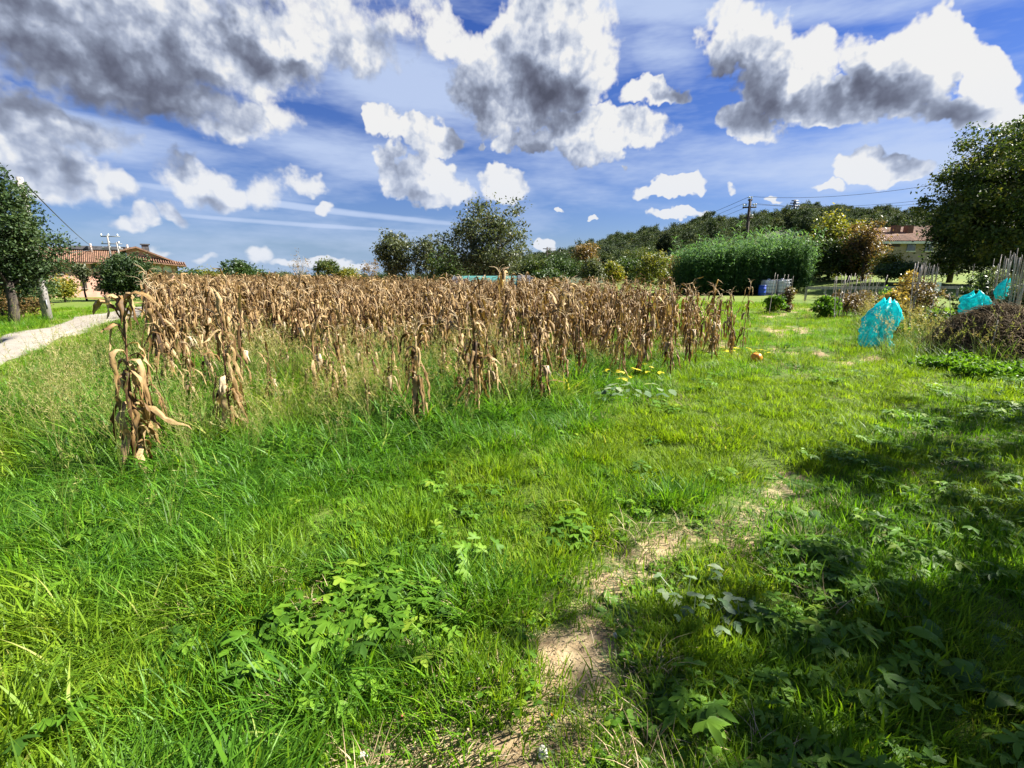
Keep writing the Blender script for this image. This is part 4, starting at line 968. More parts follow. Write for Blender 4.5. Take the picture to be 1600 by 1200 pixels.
GM = 'maize plants standing apart in front of the field'
def topz(px, base_px, ytop): 
    b = G(*base_px); return b, A(px, ytop, b.y).z-b.z, A(px, ytop, b.y).x-b.x
FRONT = [
 ((218, 738), 190, 462, 15, dict(nleaf=14, skirt=6, wl=.085, tone=(.55, .95), thick=.014, tassel=False, ear=True, extra=[(.93, PI, .36, .085, .9, 2.6, .5, .75), (.93, .05, .42, .06, .7, 2.3, .45, .55), (.97, .6, .30, .08, .35, 3.0, .35, .9), (.95, 3.9, .34, .08, .4, 3.0, .35, .85), (.90, 5.2, .4, .07, .2, 2.9, .4, .6), (.42, 4.6, .62, .11, .4, 3.1, .08, .95), (.36, .0, .55, .07, .6, 2.3, .15, .7)]), 'tallest nearest maize plant with leaves spread wide at its top by the lane'),
 ((240, 705), 232, 540, 16, dict(nleaf=9, wl=.06, tone=(.3, .8), tassel=False), 'shorter maize plant leaning on the tallest one at the corner by the lane'),
 ((366, 690), 345, 474, 17, dict(nleaf=10, skirt=6, wl=.085, tone=(.4, .95), tassel=False, extra=[(.92, 2.4, .34, .075, .05, .9, .6, .6), (.80, PI, .4, .05, .5, 2.9, .3, .45), (.44, 4.5, .5, .12, .4, 3.1, .06, .95)]), 'maize plant with one broad pointed leaf sticking up and a pale hanging skirt'),
 ((258, 610), 252, 506, 18, dict(nleaf=9, tone=(.5, 1)), 'pale maize plant between the tallest one and the packed rows'),
 ((520, 655), 520, 562, 19, dict(nleaf=7, skirt=3, tone=(.4, .9), wl=.075, tassel=False), 'stunted maize plant with drooping head deep in the green weeds'),
 ((573, 665), 568, 588, 20, dict(nleaf=4, skirt=2, tone=(.15, .6), tassel=False, ear=False), 'smallest dark maize stump among the weeds'),
 ((612, 640), 613, 505, 21, dict(nleaf=9, tone=(.3, .8)), 'thin maize plant just left of the one with hooked top leaves'),
 ((655, 668), 648, 502, 22, dict(nleaf=13, skirt=4, wl=.07, tone=(.3, .9), extra=[(.96, PI, .42, .06, .9, 3.0, .25, .4), (.97, .0, .3, .06, 1.0, 3.0, .3, .8)]), 'maize plant with hooked brown leaves arching from its top'),
 ((741, 655), 738, 470, 23, dict(nleaf=14, skirt=6, wl=.08, tone=(.3, .9), tassel=False, extra=[(.93, .2, .46, .06, .12, 1.5, .62, .45), (.55, .0, .36, .06, 1.3, 2.5, .5, .4), (.35, 3.6, .5, .09, .7, 2.8, .15, .8)]), 'bulky maize plant with a long curved leaf rising above the field'),
 ((762, 642), 758, 500, 24, dict(nleaf=11, skirt=4, tone=(.4, .9), extra=[(.3, .1, .5, .07, .6, 2.7, .3, .7)]), 'maize plant pressed against the bulky one with the long curved leaf'),
 ((805, 625), 818, 474, 25, dict(nleaf=9, skirt=2, tone=(.3, .75), lean=None), 'slender maize plant leaning right beside the blackened one'),
 ((846, 636), 840, 486, 26, dict(nleaf=10, skirt=4, tone=(0, .35), wl=.075, tassel=False, extra=[(.97, .1, .22, .09, .9, 3.0, .3, .35), (.25, .0, .34, .05, 1.2, 1.8, .5, .6)]), 'blackened maize plant with a dark drooping leaf at its head'),
 ((966, 590), 975, 452, 27, dict(nleaf=12, skirt=4, tone=(.2, .65)), 'brown maize plant with yellow squash leaves at its foot'),
 ((1000, 585), 1000, 470, 28, dict(nleaf=9, tone=(.25, .7)), 'reddish brown maize plant right of the yellow squash leaves'),
 ((1048, 588), 1052, 446, 29, dict(nleaf=13, skirt=4, tone=(.2, .65), tassel=True), 'full leafed rust brown maize plant with arching tassels'),
 ((1078, 572), 1085, 450, 30, dict(nleaf=12, skirt=3, tone=(.15, .6)), 'rust brown maize plant third from the open end of the row'),
 ((1112, 562), 1118, 446, 31, dict(nleaf=12, skirt=3, tone=(.2, .7)), 'dark headed maize plant second from the open end of the row'),
 ((1140, 556), 1144, 448, 33, dict(nleaf=10, skirt=3, tone=(.2, .7)), 'bent maize plant beside the last one at the open end of the row'),
 ((1160, 548), 1174, 436, 32, dict(nleaf=8, skirt=1, tone=(.3, .8)), 'last maize plant at the open end of the row by the pumpkin'),
 ((905, 598), 905, 470, 34, dict(nleaf=10, tone=(.3, .8)), 'maize plant left of the yellow squash leaves at the field edge'),
]
for base, tx, ty, seed, kw, lb in FRONT:
    b, h, dx = topz(tx, base, ty); kw = dict(kw); kw['lean'] = (dx, 0); h_ = h-(.12 if kw.get('tassel', True) else 0.02)
    kw['nleaf'] = int(kw['nleaf']*2.1); kw['skirt'] = int(kw.get('skirt', 3)*1.0+1); kw['crink'] = .5; kw['wl'] = kw.get('wl', .062)*.74; kw['tone'] = (max(0, kw.get('tone', (.2, .9))[0]-.08), min(1, kw.get('tone', (.2, .9))[1]+.1)); kw['seg'] = 11
    maize_thing(seed, b, lb, 0, GM, h=h_, **kw)

protos = []
for i in range(14):
    r_ = maize_thing(100+i, (0, 0, 0), 'dried maize plant in the packed rows behind the single ones', 0, 'dried maize plants packed in rows', h=1.0, nleaf=14, cols=3, seg=7, skirt=2, crink=.5, lean=(NR.normal(0, .07), NR.normal(0, .07)), tone=(.12, .95), wl=.066, thick=.010)
    protos.append(r_)
pos = []
for ix in range(-60, 12):
    for iy in range(-6, 110):
        x = ix*.62+4.9+NR.normal(0, .07); y = iy*.27+8.0+NR.normal(0, .07)
        y += .0
        if inpoly(np.array([x]), np.array([y]), CORNZ)[0] and NR.rand() < (.88 if x < 2.2 else .60): pos.append((x, y))
pos.sort(key=lambda p: p[0]**2+p[1]**2)
def field_h(x, y):
    k = mnoise.noise(Vector((x*.25, y*.25, 1)))
    left = float(sstep(-5, -12, x+y*.25*0))
    return (1.19+.15*k+.16*left)
near, rest = pos[:262], pos[262:]
print('maize plants', len(pos))
for i, (x, y) in enumerate(near):
    s = field_h(x, y)*R.uniform(.72, 1.16)*(1.16 if R.random() < .10 else 1)
    p = protos[i % 14]; lc = on(x, y); rz = R.uniform(0, 6.28); tl = (R.gauss(0, .06), R.gauss(0, .06))
    if i < 14: p.location = lc; p.rotation_euler = (tl[0], tl[1], rz); p.scale = (s, s, s)
    else: copy_thing(p, lc, rz, s, tl)
SPARSE = GP((262, 605), (300, 650), (480, 648), (700, 640), (880, 612), (900, 578), (480, 568))
sp_, tries = [], 0
while len(sp_) < 34 and tries < 4000:
    tries += 1; x, y = R.uniform(-7, 2.5), R.uniform(4, 10)
    if inpoly(np.array([x]), np.array([y]), SPARSE)[0] and all((x-a)**2+(y-b)**2 > .16 for a, b in sp_): sp_.append((x, y))
for i, (x, y) in enumerate(sp_):
    copy_thing(protos[i % 14], on(x, y), R.uniform(0, 6.28), R.uniform(.62, 1.22), (R.gauss(0, .09), R.gauss(0, .09)), 'dried maize plant standing in the weeds just before the packed rows', 'maize plants scattered in the weeds before the rows')
vs = []
for i in range(10):
    m = MB()
    for nm, mb, mt in maize_parts(300+i, 1.0, 12, 3, 6, tone=(.1, .95), skirt=1, wl=.072):
        off = 0
        for v, t_, u in zip(mb.v, mb.t, mb.uv): pass
        n0 = m.n; m.v += mb.v; m.t += mb.t; m.uv += mb.uv; m.f += [tuple(q+n0 for q in f) for f in mb.f]; m.n += mb.n
    vs.append(m.mesh('maize', M_maize))
if rest:
    k = len(rest); sc = np.array([field_h(x, y)*R.uniform(.86, 1.16) for x, y in rest]); rr = np.stack([NR.normal(0, .07, k), NR.normal(0, .07, k), NR.uniform(0, 6.28, k)], 1)
    scatter('maize_field', 'dried brown maize standing in rows toward the far edge of the field', 'maize', [tuple(on(x, y)) for x, y in rest], vs, sc, rr, seed=8)

# ------------------------------------------------------------------ grass and weeds
dry = [blades(40, .13, (.05, .16), (.003, .006), (.5, 1.6), 270+i, M_straw, 4) for i in range(2)]
turf = [blades(70, .13, (.035, .085), (.0035, .006), (.2, .9), 200+i, M_turf, 4) for i in range(6)]
sward = [blades(55, .12, (.08, .17), (.004, .0075), (.3, 1.1), 220+i, M_lush, 5, .6) for i in range(6)]
lush = [blades(40, .11, (.11, .27), (.005, .0115), (.4, 1.5), 240+i, M_lush, 6, .7) for i in range(6)]
trod = [blades(60, .12, (.012, .04), (.003, .0055), (.6, 1.8), 260+i, M_dull, 3) for i in range(5)]
def wild_mesh(seed, tall=1.0):
    rs = np.random.RandomState(seed); a = blades(20, .10, (.28*tall, .62*tall), (.004, .009), (.3, 1.0), seed, M_wild, 6, .8, tint=(0, .75))
    mb = MB()
    for _ in range(4):
        az = rs.uniform(0, 6.28); h = rs.uniform(.5, .85)*tall; ln = rs.uniform(.1, .45); q = np.linspace(0, 1, 5)
        pts = np.stack([np.cos(az)*ln*h*q**1.8, np.sin(az)*ln*h*q**1.8, h*q*(1-.12*ln*q)], 1); mb.tube(pts, [.0016, .0014, .0012, .001, .0006], 3, .8, False)
        for k in range(16):
            f = rs.uniform(.72, 1.0); p = np.array([np.interp(f, q, pts[:, j]) for j in range(3)]); d = rs.normal(0, 1, 3)*.5+[0, 0, .6]; d /= np.linalg.norm(d); L = rs.uniform(.015, .045)*(1.3-f)*2.6
            s = np.cross(d, rs.normal(0, 1, 3)); s /= np.linalg.norm(s); mb.add([p-s*.0008, p+d*L*.6+s*.0022, p+d*L, p+d*L*.6-s*.0022], [(0, 1, 2, 3)], rs.uniform(.75, 1))
    n = len(a.vertices); co = np.empty(n*3, np.float32); a.vertices.foreach_get('co', co); tn = np.empty(n, np.float32); a.attributes['tint'].data.foreach_get('value', tn)
    mb.add(co.reshape(-1, 3), [tuple(p.vertices) for p in a.polygons], tn)
    bpy.data.meshes.remove(a); return mb.mesh('wild', M_wild)
wild = [wild_mesh(280+i) for i in range(6)]
weedm = [weed_plant(300+i, 15, .062, .13, M_weed, 3 if i < 4 else 4) for i in range(6)]
clover = [weed_plant(310+i, 16, .028, .05, M_weed, 2) for i in range(3)]

def candidates(n, rmax, seed, rmin=.35, amin=-66, amax=66, p=1.0):
    """points over the wedge seen, denser near the camera; p shapes the radial density"""
    rs = np.random.RandomState(seed); r = rmin+(rmax-rmin)*rs.uniform(0, 1, n)**p; a = np.radians(rs.uniform(amin, amax, n))
    return r*np.sin(a), r*np.cos(a), rs
def place(name, label, cat, x, y, keep, variants, scl, seed, tilt=.12):
    x, y, scl = x[keep], y[keep], scl[keep]; k = len(x); rs = np.random.RandomState(seed)
    rr = np.stack([rs.normal(0, tilt, k), rs.normal(0, tilt, k), rs.uniform(0, 6.28, k)], 1)
    print(name, k)
    return scatter(name, label, cat, np.stack([x, y, H(x, y)], 1), variants, scl, rr, seed=seed)
CLR = [(*tuple(G(px, py))[:2], q) for px, py, q in ((1105, 955, .30), (962, 955, .2), (1275, 822, .3), (1490, 1040, .22), (1560, 1090, .25), (1540, 985, .2), (975, 625, .6), (978, 592, .5), (1163, 556, .6), (1181, 567, .35), (1120, 735, .22), (590, 1030, .12), (1480, 745, .3), (1105, 990, .25))]
def fields(x, y):
    f = {}
    f['soil'] = soil_mask(x, y); f['worn'] = dist_soft(x, y, WORN, .16); f['mown'] = dist_soft(x, y, MOWN, .3); f['gard'] = dist_soft(x, y, GARD, .3)
    f['corn'] = dist_soft(x, y, CORNZ, .3); f['fw'] = dist_soft(x, y, FRONTW, .3); f['lane'] = dist_soft(x, y, LANE, .25).astype(float)
    f['n1'] = np.array([mnoise.noise(Vector((a*.9, b*.9, 0))) for a, b in zip(x, y)]); f['n3'] = np.array([mnoise.noise(Vector((a*3.5, b*3.5, 5))) for a, b in zip(x, y)]); f['n2'] = np.array([mnoise.noise(Vector((a*.35+9, b*.35, 2))) for a, b in zip(x, y)])
    f['clr'] = np.min([np.hypot(x-a, y-b)/q for a, b, q in CLR], axis=0); f['band'] = dist_soft(x, y, BAND, .15); f['rs'] = dist_soft(x, y, RSIDE, .2); f['lp'] = dist_soft(x, y, LEFTPATCH, .1); return f
RSIDE = GP((1240, 790), (1330, 700), (1450, 620), (1599, 580), (1800, 620), (1800, 1500), (960, 1500), (980, 1199), (1040, 1090), (1130, 1010), (1200, 900))
BAND = GP((-40, 930), (220, 800), (480, 765), (700, 735), (860, 700), (1000, 650), (1040, 760), (960, 850), (880, 900), (600, 880), (420, 860), (200, 900), (-40, 1010))
LEFTPATCH = GP((420, 930), (560, 890), (700, 920), (740, 980), (680, 1040), (520, 1060), (400, 1020))

x, y, rs = candidates(30000, 34, 1, p=1.35); f = fields(x, y); u = rs.uniform(0, 1, len(x))
k = (u > f['soil']*1.3) & (u+f['n3'] > .12) & (f['lane'] < .3) & (u > f['worn']*.85) & (u > f['corn']*.5)
mw = f['mown'] > .45+.3*f['n1']; tl_ = [blades(110, .14, (.03, .08), (.0035, .0065), (.3, 1.1), 210+i, M_lawn, 4) for i in range(5)]
place('lawn_strip', 'short yellow green mown grass on the strip beside the maize', 'grass', x, y, k & mw, tl_, (.85+.5*rs.uniform(0, 1, len(x))+1.0*f['n3']).clip(.4, 2)*(1+.03*np.hypot(x, y)), 9)
place('turf_grass', 'short bright green grass covering the ground', 'grass', x, y, k & ~mw, turf, (.85+.5*rs.uniform(0, 1, len(x))+1.1*f['n3']).clip(.4, 2)*(1+.03*np.hypot(x, y)), 11)
x, y, rs = candidates(17000, 26, 2, p=1.35); f = fields(x, y); u = rs.uniform(0, 1, len(x))
k = (f['soil'] < .1) & (f['clr'] > 1) & (f['lane'] < .05) & (f['worn'] < .1) & (f['mown'] < .5) & (f['gard'] < .4) & (u < .55+f['n1']*.9) & (x < 2.2+.0*y+1.6*(u < .3)) & (u > .3*f['corn']) & (u > f['band']*.7) & (f['rs'] < .5+u*.3) & (f['lp'] < .5)
place('sward_grass', 'thicker mid height grass growing through the turf', 'grass', x, y, k, sward, (.8+.5*rs.uniform(0, 1, len(x))+1.0*f['n3']).clip(.4, 2)*(1+.02*np.hypot(x, y)), 12)
x, y, rs = candidates(9000, 15, 3, p=1.2); f = fields(x, y); u = rs.uniform(0, 1, len(x))
k = (f['soil'] < .05) & (f['clr'] > 1) & (f['lane'] < .05) & (f['worn'] < .02) & (f['mown'] < .3) & (f['gard'] < .3) & ((u < .20+f['n1']*1.1+.15*(x < -.4)) | (f['fw'] > u*.85+.1)) & (x < 1.2+.25*y) & ((u < .03) | (f['band'] < .3)) & (f['rs'] < .2) & (f['lp'] < .3)
place('tall_grass_tufts', 'long arching tufts of lush green grass', 'grass', x, y, k, lush, (.75+.5*rs.uniform(0, 1, len(x))+.9*f['n3']).clip(.4, 2)*(1+.65*f['fw']), 13, .16)
x, y, rs = candidates(7000, 9, 4, p=1.1); f = fields(x, y); u = rs.uniform(0, 1, len(x))
k = (f['worn'] > .2) & (u > f['soil']*1.15+.12) & (u < .85)
place('trodden_grass', 'flattened dull grass on the worn strip between the bare patches', 'grass', x, y, k, trod, .9+.5*rs.uniform(0, 1, len(x)), 14)
# weeds and seeding grass in and before the maize
x, y, rs = candidates(9000, 24, 5, 2.8, -62, 30, p=.95); f = fields(x, y); u = rs.uniform(0, 1, len(x))
k = (f['fw'] > .4+.5*u) & (f['lane'] < .02) & (u < .62+f['n1']*1.3) | (f['corn'] > .5) & (u < .35) & (y < 16)
h = np.interp(y, [3, 5, 9, 14], [.85, .9, 1.05, .95])*(.65+.55*rs.uniform(0, 1, len(x)))*(1+.25*f['n1'])*np.where(f['corn'] > .5, .85, 1)*np.interp(x, [-.5, 1.5], [1, .62])*1.05
place('seeding_weeds', 'tall yellow green seeding grass growing among the maize', 'weeds', x, y, k, wild, h, 15, .18)
# rough verge between lane and maize, and left of it
x, y, rs = candidates(7000, 30, 6, 3.0, -66, -30, p=.9); f = fields(x, y); u = rs.uniform(0, 1, len(x))
k = (f['lane'] < .02) & (f['fw'] < .5) & (f['corn'] < .3) & (u < .5+f['n2']*1.2) & (np.degrees(np.arctan2(x, y)) > -46) & (x > -17)
place('verge_grass', 'rough green grass on the verge between lane and maize', 'grass', x, y, k, lush+wild[:1], .6+.6*rs.uniform(0, 1, len(x)), 16)
# broad leaved weeds at the right and in one patch at the left
x, y, rs = candidates(5200, 13, 7, .8, -60, 66, p=.9); f = fields(x, y); u = rs.uniform(0, 1, len(x))
rside, lp = f['rs'], f['lp']
k = ((rside > .3+.4*u) & (u < .62+f['n1']*.9) | (lp > u) & (rs.uniform(0, 1, len(x)) < .9) | (u < .07+.07*(x < -.2))) & (f['soil'] < .05) & (f['lane'] < .05) & (f['worn'] < .3) & (f['corn'] < .5)
place('lobed_leaf_weeds', 'low green weeds with lobed leaves spreading over the grass', 'weeds', x, y, k & (f['clr'] > .8), weedm, .4+.9*rs.uniform(0, 1, len(x))**1.3, 17, .15)
x, y, rs = candidates(4200, 16, 8, .8, -50, 55, p=1.0); f = fields(x, y); u = rs.uniform(0, 1, len(x))
k = (f['soil'] < .3) & (f['lane'] < .05) & (u < .4+f['n1']*1.2)
place('clover_patches', 'small round leaved clover and plantain among the grass', 'ground cover', x, y, k & (f['soil'] < .15), clover, .6+.8*rs.uniform(0, 1, len(x)), 18)
# straw bits on the soil
def straw_bits(seed):
    rs = np.random.RandomState(seed); mb = MB()
    for _ in range(10):
        a = rs.uniform(0, 6.28); p = np.array([*rs.uniform(-.12, .12, 2), rs.uniform(.004, .012)]); d = np.array([math.cos(a), math.sin(a), rs.normal(0, .08)])*rs.uniform(.02, .07); mb.tube(bent(rs, p, p+d, 4, .06), .0013, 3, rs.uniform(0, 1), False)
    return mb.mesh('straw', M_straw)
x, y, rs = candidates(2600, 14, 9, .7, -40, 50, p=1.0); f = fields(x, y); u = rs.uniform(0, 1, len(x))
k = ((f['worn'] > .3) | (f['soil'] > .2)) & (u < .35) | (f['gard'] > .5) & (u < .4)
place('straw_litter', 'dry straw bits lying on the bare soil', 'litter', x, y, k, [straw_bits(i) for i in range(4)], .7+.6*rs.uniform(0, 1, len(x)), 19)
k = (f['lane'] < .05) & (f['soil'] < .1)
place('dry_grass', 'dead straw coloured grass tangled in the green', 'grass', x, y, k & (u < .16+f['n1']*.7) & (f['band'] < .5), dry, .45+.5*rs.uniform(0, 1, len(x)), 23, .3)
def crumbs(seed):
    rs = np.random.RandomState(seed); mb = MB()
    for _ in range(16):
        c = np.array([*rs.uniform(-.12, .12, 2), .001]); s = rs.uniform(.0015, .006); q = np.array([(1, 0, 0), (0, 1, 0), (-1, 0, 0), (0, -1, 0), (0, 0, .8), (.5, .5, .5)])*s*rs.uniform(.6, 1.3, (6, 1))
        mb.add(c+q, [(0, 5, 4), (5, 1, 4), (1, 2, 4), (2, 3, 4), (3, 0, 4), (0, 1, 5)], rs.uniform(0, 1))
    return mb.mesh('crumbs', M_clay, False)
x, y, rs = candidates(3000, 8, 31, .7, -35, 45, p=1.0); f = fields(x, y)
place('soil_crumbs', 'small dry clods and grit on the bare soil patches', 'soil', x, y, (f['soil'] > .15), [crumbs(i) for i in range(4)], .6+.9*rs.uniform(0, 1, len(x)), 24)
# low garden growth
x, y, rs = candidates(5200, 34, 10, 9.5, 14, 52, p=.9); f = fields(x, y); u = rs.uniform(0, 1, len(x))
k = (f['gard'] > .4) & (u < .35+f['n1']*1.0+f['n2']*.5) & (f['soil'] < .3)
place('garden_weeds', 'yellow green weeds and seedlings over the vegetable plots', 'weeds', x, y, k, wild[:3]+weedm, .35+.5*rs.uniform(0, 1, len(x)), 20)
x, y, rs = candidates(1500, 26, 21, 12, 32, 52, p=1.0); u = rs.uniform(0, 1, len(x)); px_ = np.degrees(np.arctan2(x, y))
k = (px_ > 33) & (u < .5)
place('bed_plants', 'tall thin weeds between the turquoise nets and the cane rows', 'weeds', x, y, k & (dist_soft(x, y, GARD, .2) > .5) & (px_ > 36) , wild[3:], .9+.6*rs.uniform(0, 1, len(x)), 22)

# ------------------------------------------------------------------ single plants in the foreground
def dock(px, py, n, L, w, label, mat=M_dock, seed=1, rise=.55, droop=.75, cat='dock plant', nm='dock_plant', az=None):
    rs = np.random.RandomState(seed); r = thing(nm, label, cat, G(px, py), 0)
    for i in range(n):
        a = (rs.uniform(0, 2*PI) if az is None else rs.normal(az, .9)); m = MB(); s = rs.uniform(.6, 1.1); e = rs.uniform(.5, 1.35)
        blade_leaf(m, np.array([rs.normal(0, .02), rs.normal(0, .02), .0]), a, L*s, w*s, rise*e, droop*e, rs, rs.uniform(.1, 1), wav=.18); link('leaf', m.mesh('leaf', mat), r)
dock(962, 955, 26, .17, .024, 'dark rosette of narrow leaves beside the bare soil patch', M_dock, 1, .5, .5)
dock(1275, 822, 20, .30, .035, 'dark dock rosette right of the worn strip', M_dock, 2, .5, .6)
dock(1490, 1040, 12, .20, .034, 'large leaved dock with a pale upturned leaf in the shade', M_weed, 3, 1.3, 1.1)
dock(1560, 1090, 13, .20, .036, 'biggest broad leaved dock at the right edge of the shade', M_weed, 4, 1.2, 1.1)
dock(1540, 985, 10, .24, .038, 'dock with long tongue shaped leaves above the biggest one', M_dock, 5, .6, .8)
dock(1230, 752, 9, .26, .03, 'flattened dock leaves lying by a small bare patch', M_dock, 6, .15, .15)
dock(1480, 745, 12, .35, .045, 'dock clump where the sunlit grass meets the shade', M_dock, 7, .6, .8)
dock(20, 1010, 8, .34, .06, 'pale broad dock leaves at the left edge of the lush grass', M_weed, 8, .6, .7)
dock(1380, 790, 12, .26, .035, 'dock clump in the shaded weeds right of the dark rosette', M_dock, 9, .5, .6)
dock(590, 1030, 7, .20, .035, 'light green broad leaves at the rim of the lobed weeds', M_weed, 10, .6, .8)
dock(1120, 735, 11, .24, .03, 'yellow green narrow leaved dock left of the worn strip', M_weed, 11, .7, .8)

def squash(px, py, n, spread, size, label, mats, seed, hgt=.2, cat='squash plant'):
    rs = np.random.RandomState(seed); b = G(px, py); r = thing('squash_plant', label, cat, b, 0)
    for i in range(n):
        a = rs.uniform(0, 2*PI); q = spread*math.sqrt(rs.uniform(0, 1)); base = np.array([q*math.cos(a), q*math.sin(a)*.7, 0]); base[2] = float(H(b.x+base[0], b.y+base[1]))-b.z
        m = MB(); az_ = rs.uniform(0, 6.28); lobed_leaf(m, base, np.array([math.cos(az_), math.sin(az_), 0.0]), np.array([0, 0, 1.0]), size*rs.uniform(.6, 1.15), 2, rs, rs.uniform(0, 1), hgt*rs.uniform(.5, 1.2))
        link('leaf', m.mesh('leaf', mats[i % len(mats)]), r)
    pts = [(spread*math.cos(q*2.1+seed)*q/3*.8, spread*math.sin(q*1.7)*.5*q/3, .02) for q in np.linspace(0, 3, 9)]
    m = MB(); m.tube(pts, .006, 5, .4, False); link('vine', m.mesh('vine', M_squash), r)
squash(1105, 955, 30, .22, .062, 'grey green round leaved squash seedling clump beside the bare soil', [M_squash], 41, .13)
squash(975, 625, 22, .42, .15, 'pale green squash leaves at the edge of the maize', [M_squash], 42, .24)
squash(978, 592, 12, .40, .12, 'yellowed squash leaves under the brown maize plant', [M_yellow], 43, .26)
squash(1163, 556, 16, .42, .13, 'bright yellow squash leaves trailing beside the pumpkin', [M_yellow, M_yellow, M_weed], 44, .24)
def pumpkin():
    b = G(1181, 567); r = thing('pumpkin', 'small orange pumpkin lying on the grass by the last maize plant', 'pumpkin', b, .4); m = MB(); n, k = 24, 9
    v = []
    for j in range(k+1):
        th = PI*j/k
        for i in range(n): a = 2*PI*i/n; q = .108*(1-.10*abs(math.cos(a*4)))*math.sin(th)+.002; v.append((q*math.cos(a), q*math.sin(a), .105+.10*math.cos(th)*(1-.25*math.exp(-(math.sin(th)/.35)**2))))
    m.add(v, [(j*n+i, (j+1)*n+i, (j+1)*n+(i+1) % n, j*n+(i+1) % n) for j in range(k) for i in range(n)]); link('skin', m.mesh('skin', M_orange), r)
    m = MB(); m.tube([(0, 0, .13), (.005, 0, .16), (.025, .01, .185)], [.014, .009, .008], 6); link('stem', m.mesh('stem', M_straw), r)
pumpkin()
def stone(px, py, s, label, seed, el=(1.3, 1, .5), mat=M_stone):
    rs = np.random.RandomState(seed); me = bpy.data.meshes.new('stone'); import bmesh
    bm = bmesh.new(); bmesh.ops.create_icosphere(bm, subdivisions=3, radius=1)
    for v in bm.verts:
        q = 1+.28*mnoise.noise(v.co*1.3+Vector((seed, 0, 0)))+.1*mnoise.noise(v.co*3.5); v.co = Vector((v.co.x*el[0], v.co.y*el[1], v.co.z*el[2]))*q*s
    bm.to_mesh(me); bm.free(); me.materials.append(mat); a = me.attributes.new('tint', 'FLOAT', 'POINT'); a.data.foreach_set('value', np.full(len(me.vertices), .5, np.float32))
    me.polygons.foreach_set('use_smooth', np.ones(len(me.polygons), bool)); b = G(px, py); o = link('stone', me, None, b+Vector((0, 0, s*.15)), rs.uniform(0, 3)); tag(o, label, 'stone')
stone(848, 1177, .020, 'largest pale stone lying on the soil at the near edge of the path', 3, (1.4, .9, .6))
stone(566, 1182, .014, 'small pale stone in the grass left of the largest one', 4)
stone(961, 994, .014, 'upright pale stone at the tip of the bare soil patch', 5, (.8, .8, 1.1))
stone(727, 1104, .008, 'tiny whitish pebble between two soil patches', 6)
stone(630, 1118, .009, 'reddish pebble among straw at the soil patch', 7, mat=M_brick)
stone(863, 1117, .006, 'pinkish pebble on the bare soil below the clay patch', 8, mat=M_orange)

# ------------------------------------------------------------------ turquoise nets, canes, brush heap, tanks, tunnel
def net(px_prof, Y, label, folds, seed, depth=.5, peaks=(), gap=0.0, lift=0.0):
    """cloth gathered round a plant: rows of (pixel y, pixel x left, pixel x right), top to bottom"""
    rs = np.random.RandomState(seed); n = 84; v = []; rows = []
    ys = [p[0] for p in px_prof]; yy = np.linspace(ys[0], ys[-1], 46); c0 = A((px_prof[-1][1]+px_prof[-1][2])/2, ys[-1], Y)
    ph = rs.uniform(0, 6.28, 6)
    for j, py in enumerate(yy):
        l = np.interp(py, ys, [p[1] for p in px_prof]); r = np.interp(py, ys, [p[2] for p in px_prof]); a, b = A(l, py, Y), A(r, py, Y); cx = (a.x+b.x)/2; w = (b.x-a.x)/2; t = j/45
        for i in range(n):
            an = 2*PI*i/n; fold = 1+(.10*math.sin(an*folds+ph[0]+2.2*t)+.07*math.sin(an*(folds*2+1)+ph[1]-4*t)+.05*math.sin(an*3+ph[2]+9*t)+.045*math.sin(an*13+t*17+ph[3])+.03*math.sin(an*5-t*26+ph[1])+.02*math.sin(an*19+t*41))*(1 if 0 < j < 45 else .6)
            z = a.z+.05*math.sin(an*2+ph[4])*(1-t)+ (sum(hh*math.exp(-((math.cos(an)-pc)/.22)**2) for pc, hh in peaks))*max(0, 1-t*3.2)+.03*math.sin(an*9+ph[5])*(t > .9)
            v.append((cx+w*fold*math.cos(an)-c0.x, w*depth*fold*math.sin(an)*1.3, z-c0.z))
    f = [((j+1)*n+i, (j+1)*n+(i+1) % n, j*n+(i+1) % n, j*n+i) for j in range(45) for i in range(n)]
    v.append((v[0][0]*0+sum(q[0] for q in v[:n])/n, 0, sum(q[2] for q in v[:n])/n-.10)); f += [(i, (i+1) % n, len(v)-1) for i in range(n)]
    m = MB(); m.add(v, f, .5); o = link('plant_net', m.mesh('net', M_net), None, (c0.x, Y, c0.z+lift)); tag(o, label, 'net'); return o
Yn = G(1367, 543).y
net([(476, 1376, 1397), (484, 1364, 1402), (494, 1358, 1401), (506, 1353, 1396), (518, 1350, 1387), (530, 1348, 1384), (538, 1347, 1389), (545, 1354, 1387)], Yn, 'nearest tall turquoise net wrapped round a plant on the grass', 7, 3, .8, peaks=((.75, .13), (.15, .12)))
Yb = 13.6
net([(460, 1518, 1530), (464, 1508, 1540), (474, 1505, 1544), (484, 1503, 1545), (490, 1503, 1541), (495, 1512, 1538)], Yb, 'turquoise net draped over stakes behind the brush heap', 6, 4, .6, peaks=((.1, .08),))
net([(437, 1573, 1578), (444, 1562, 1577), (452, 1556, 1575), (460, 1554, 1573), (466, 1558, 1570)], 14.5, 'small turquoise net hung on the canes at the right edge', 4, 5, .3)

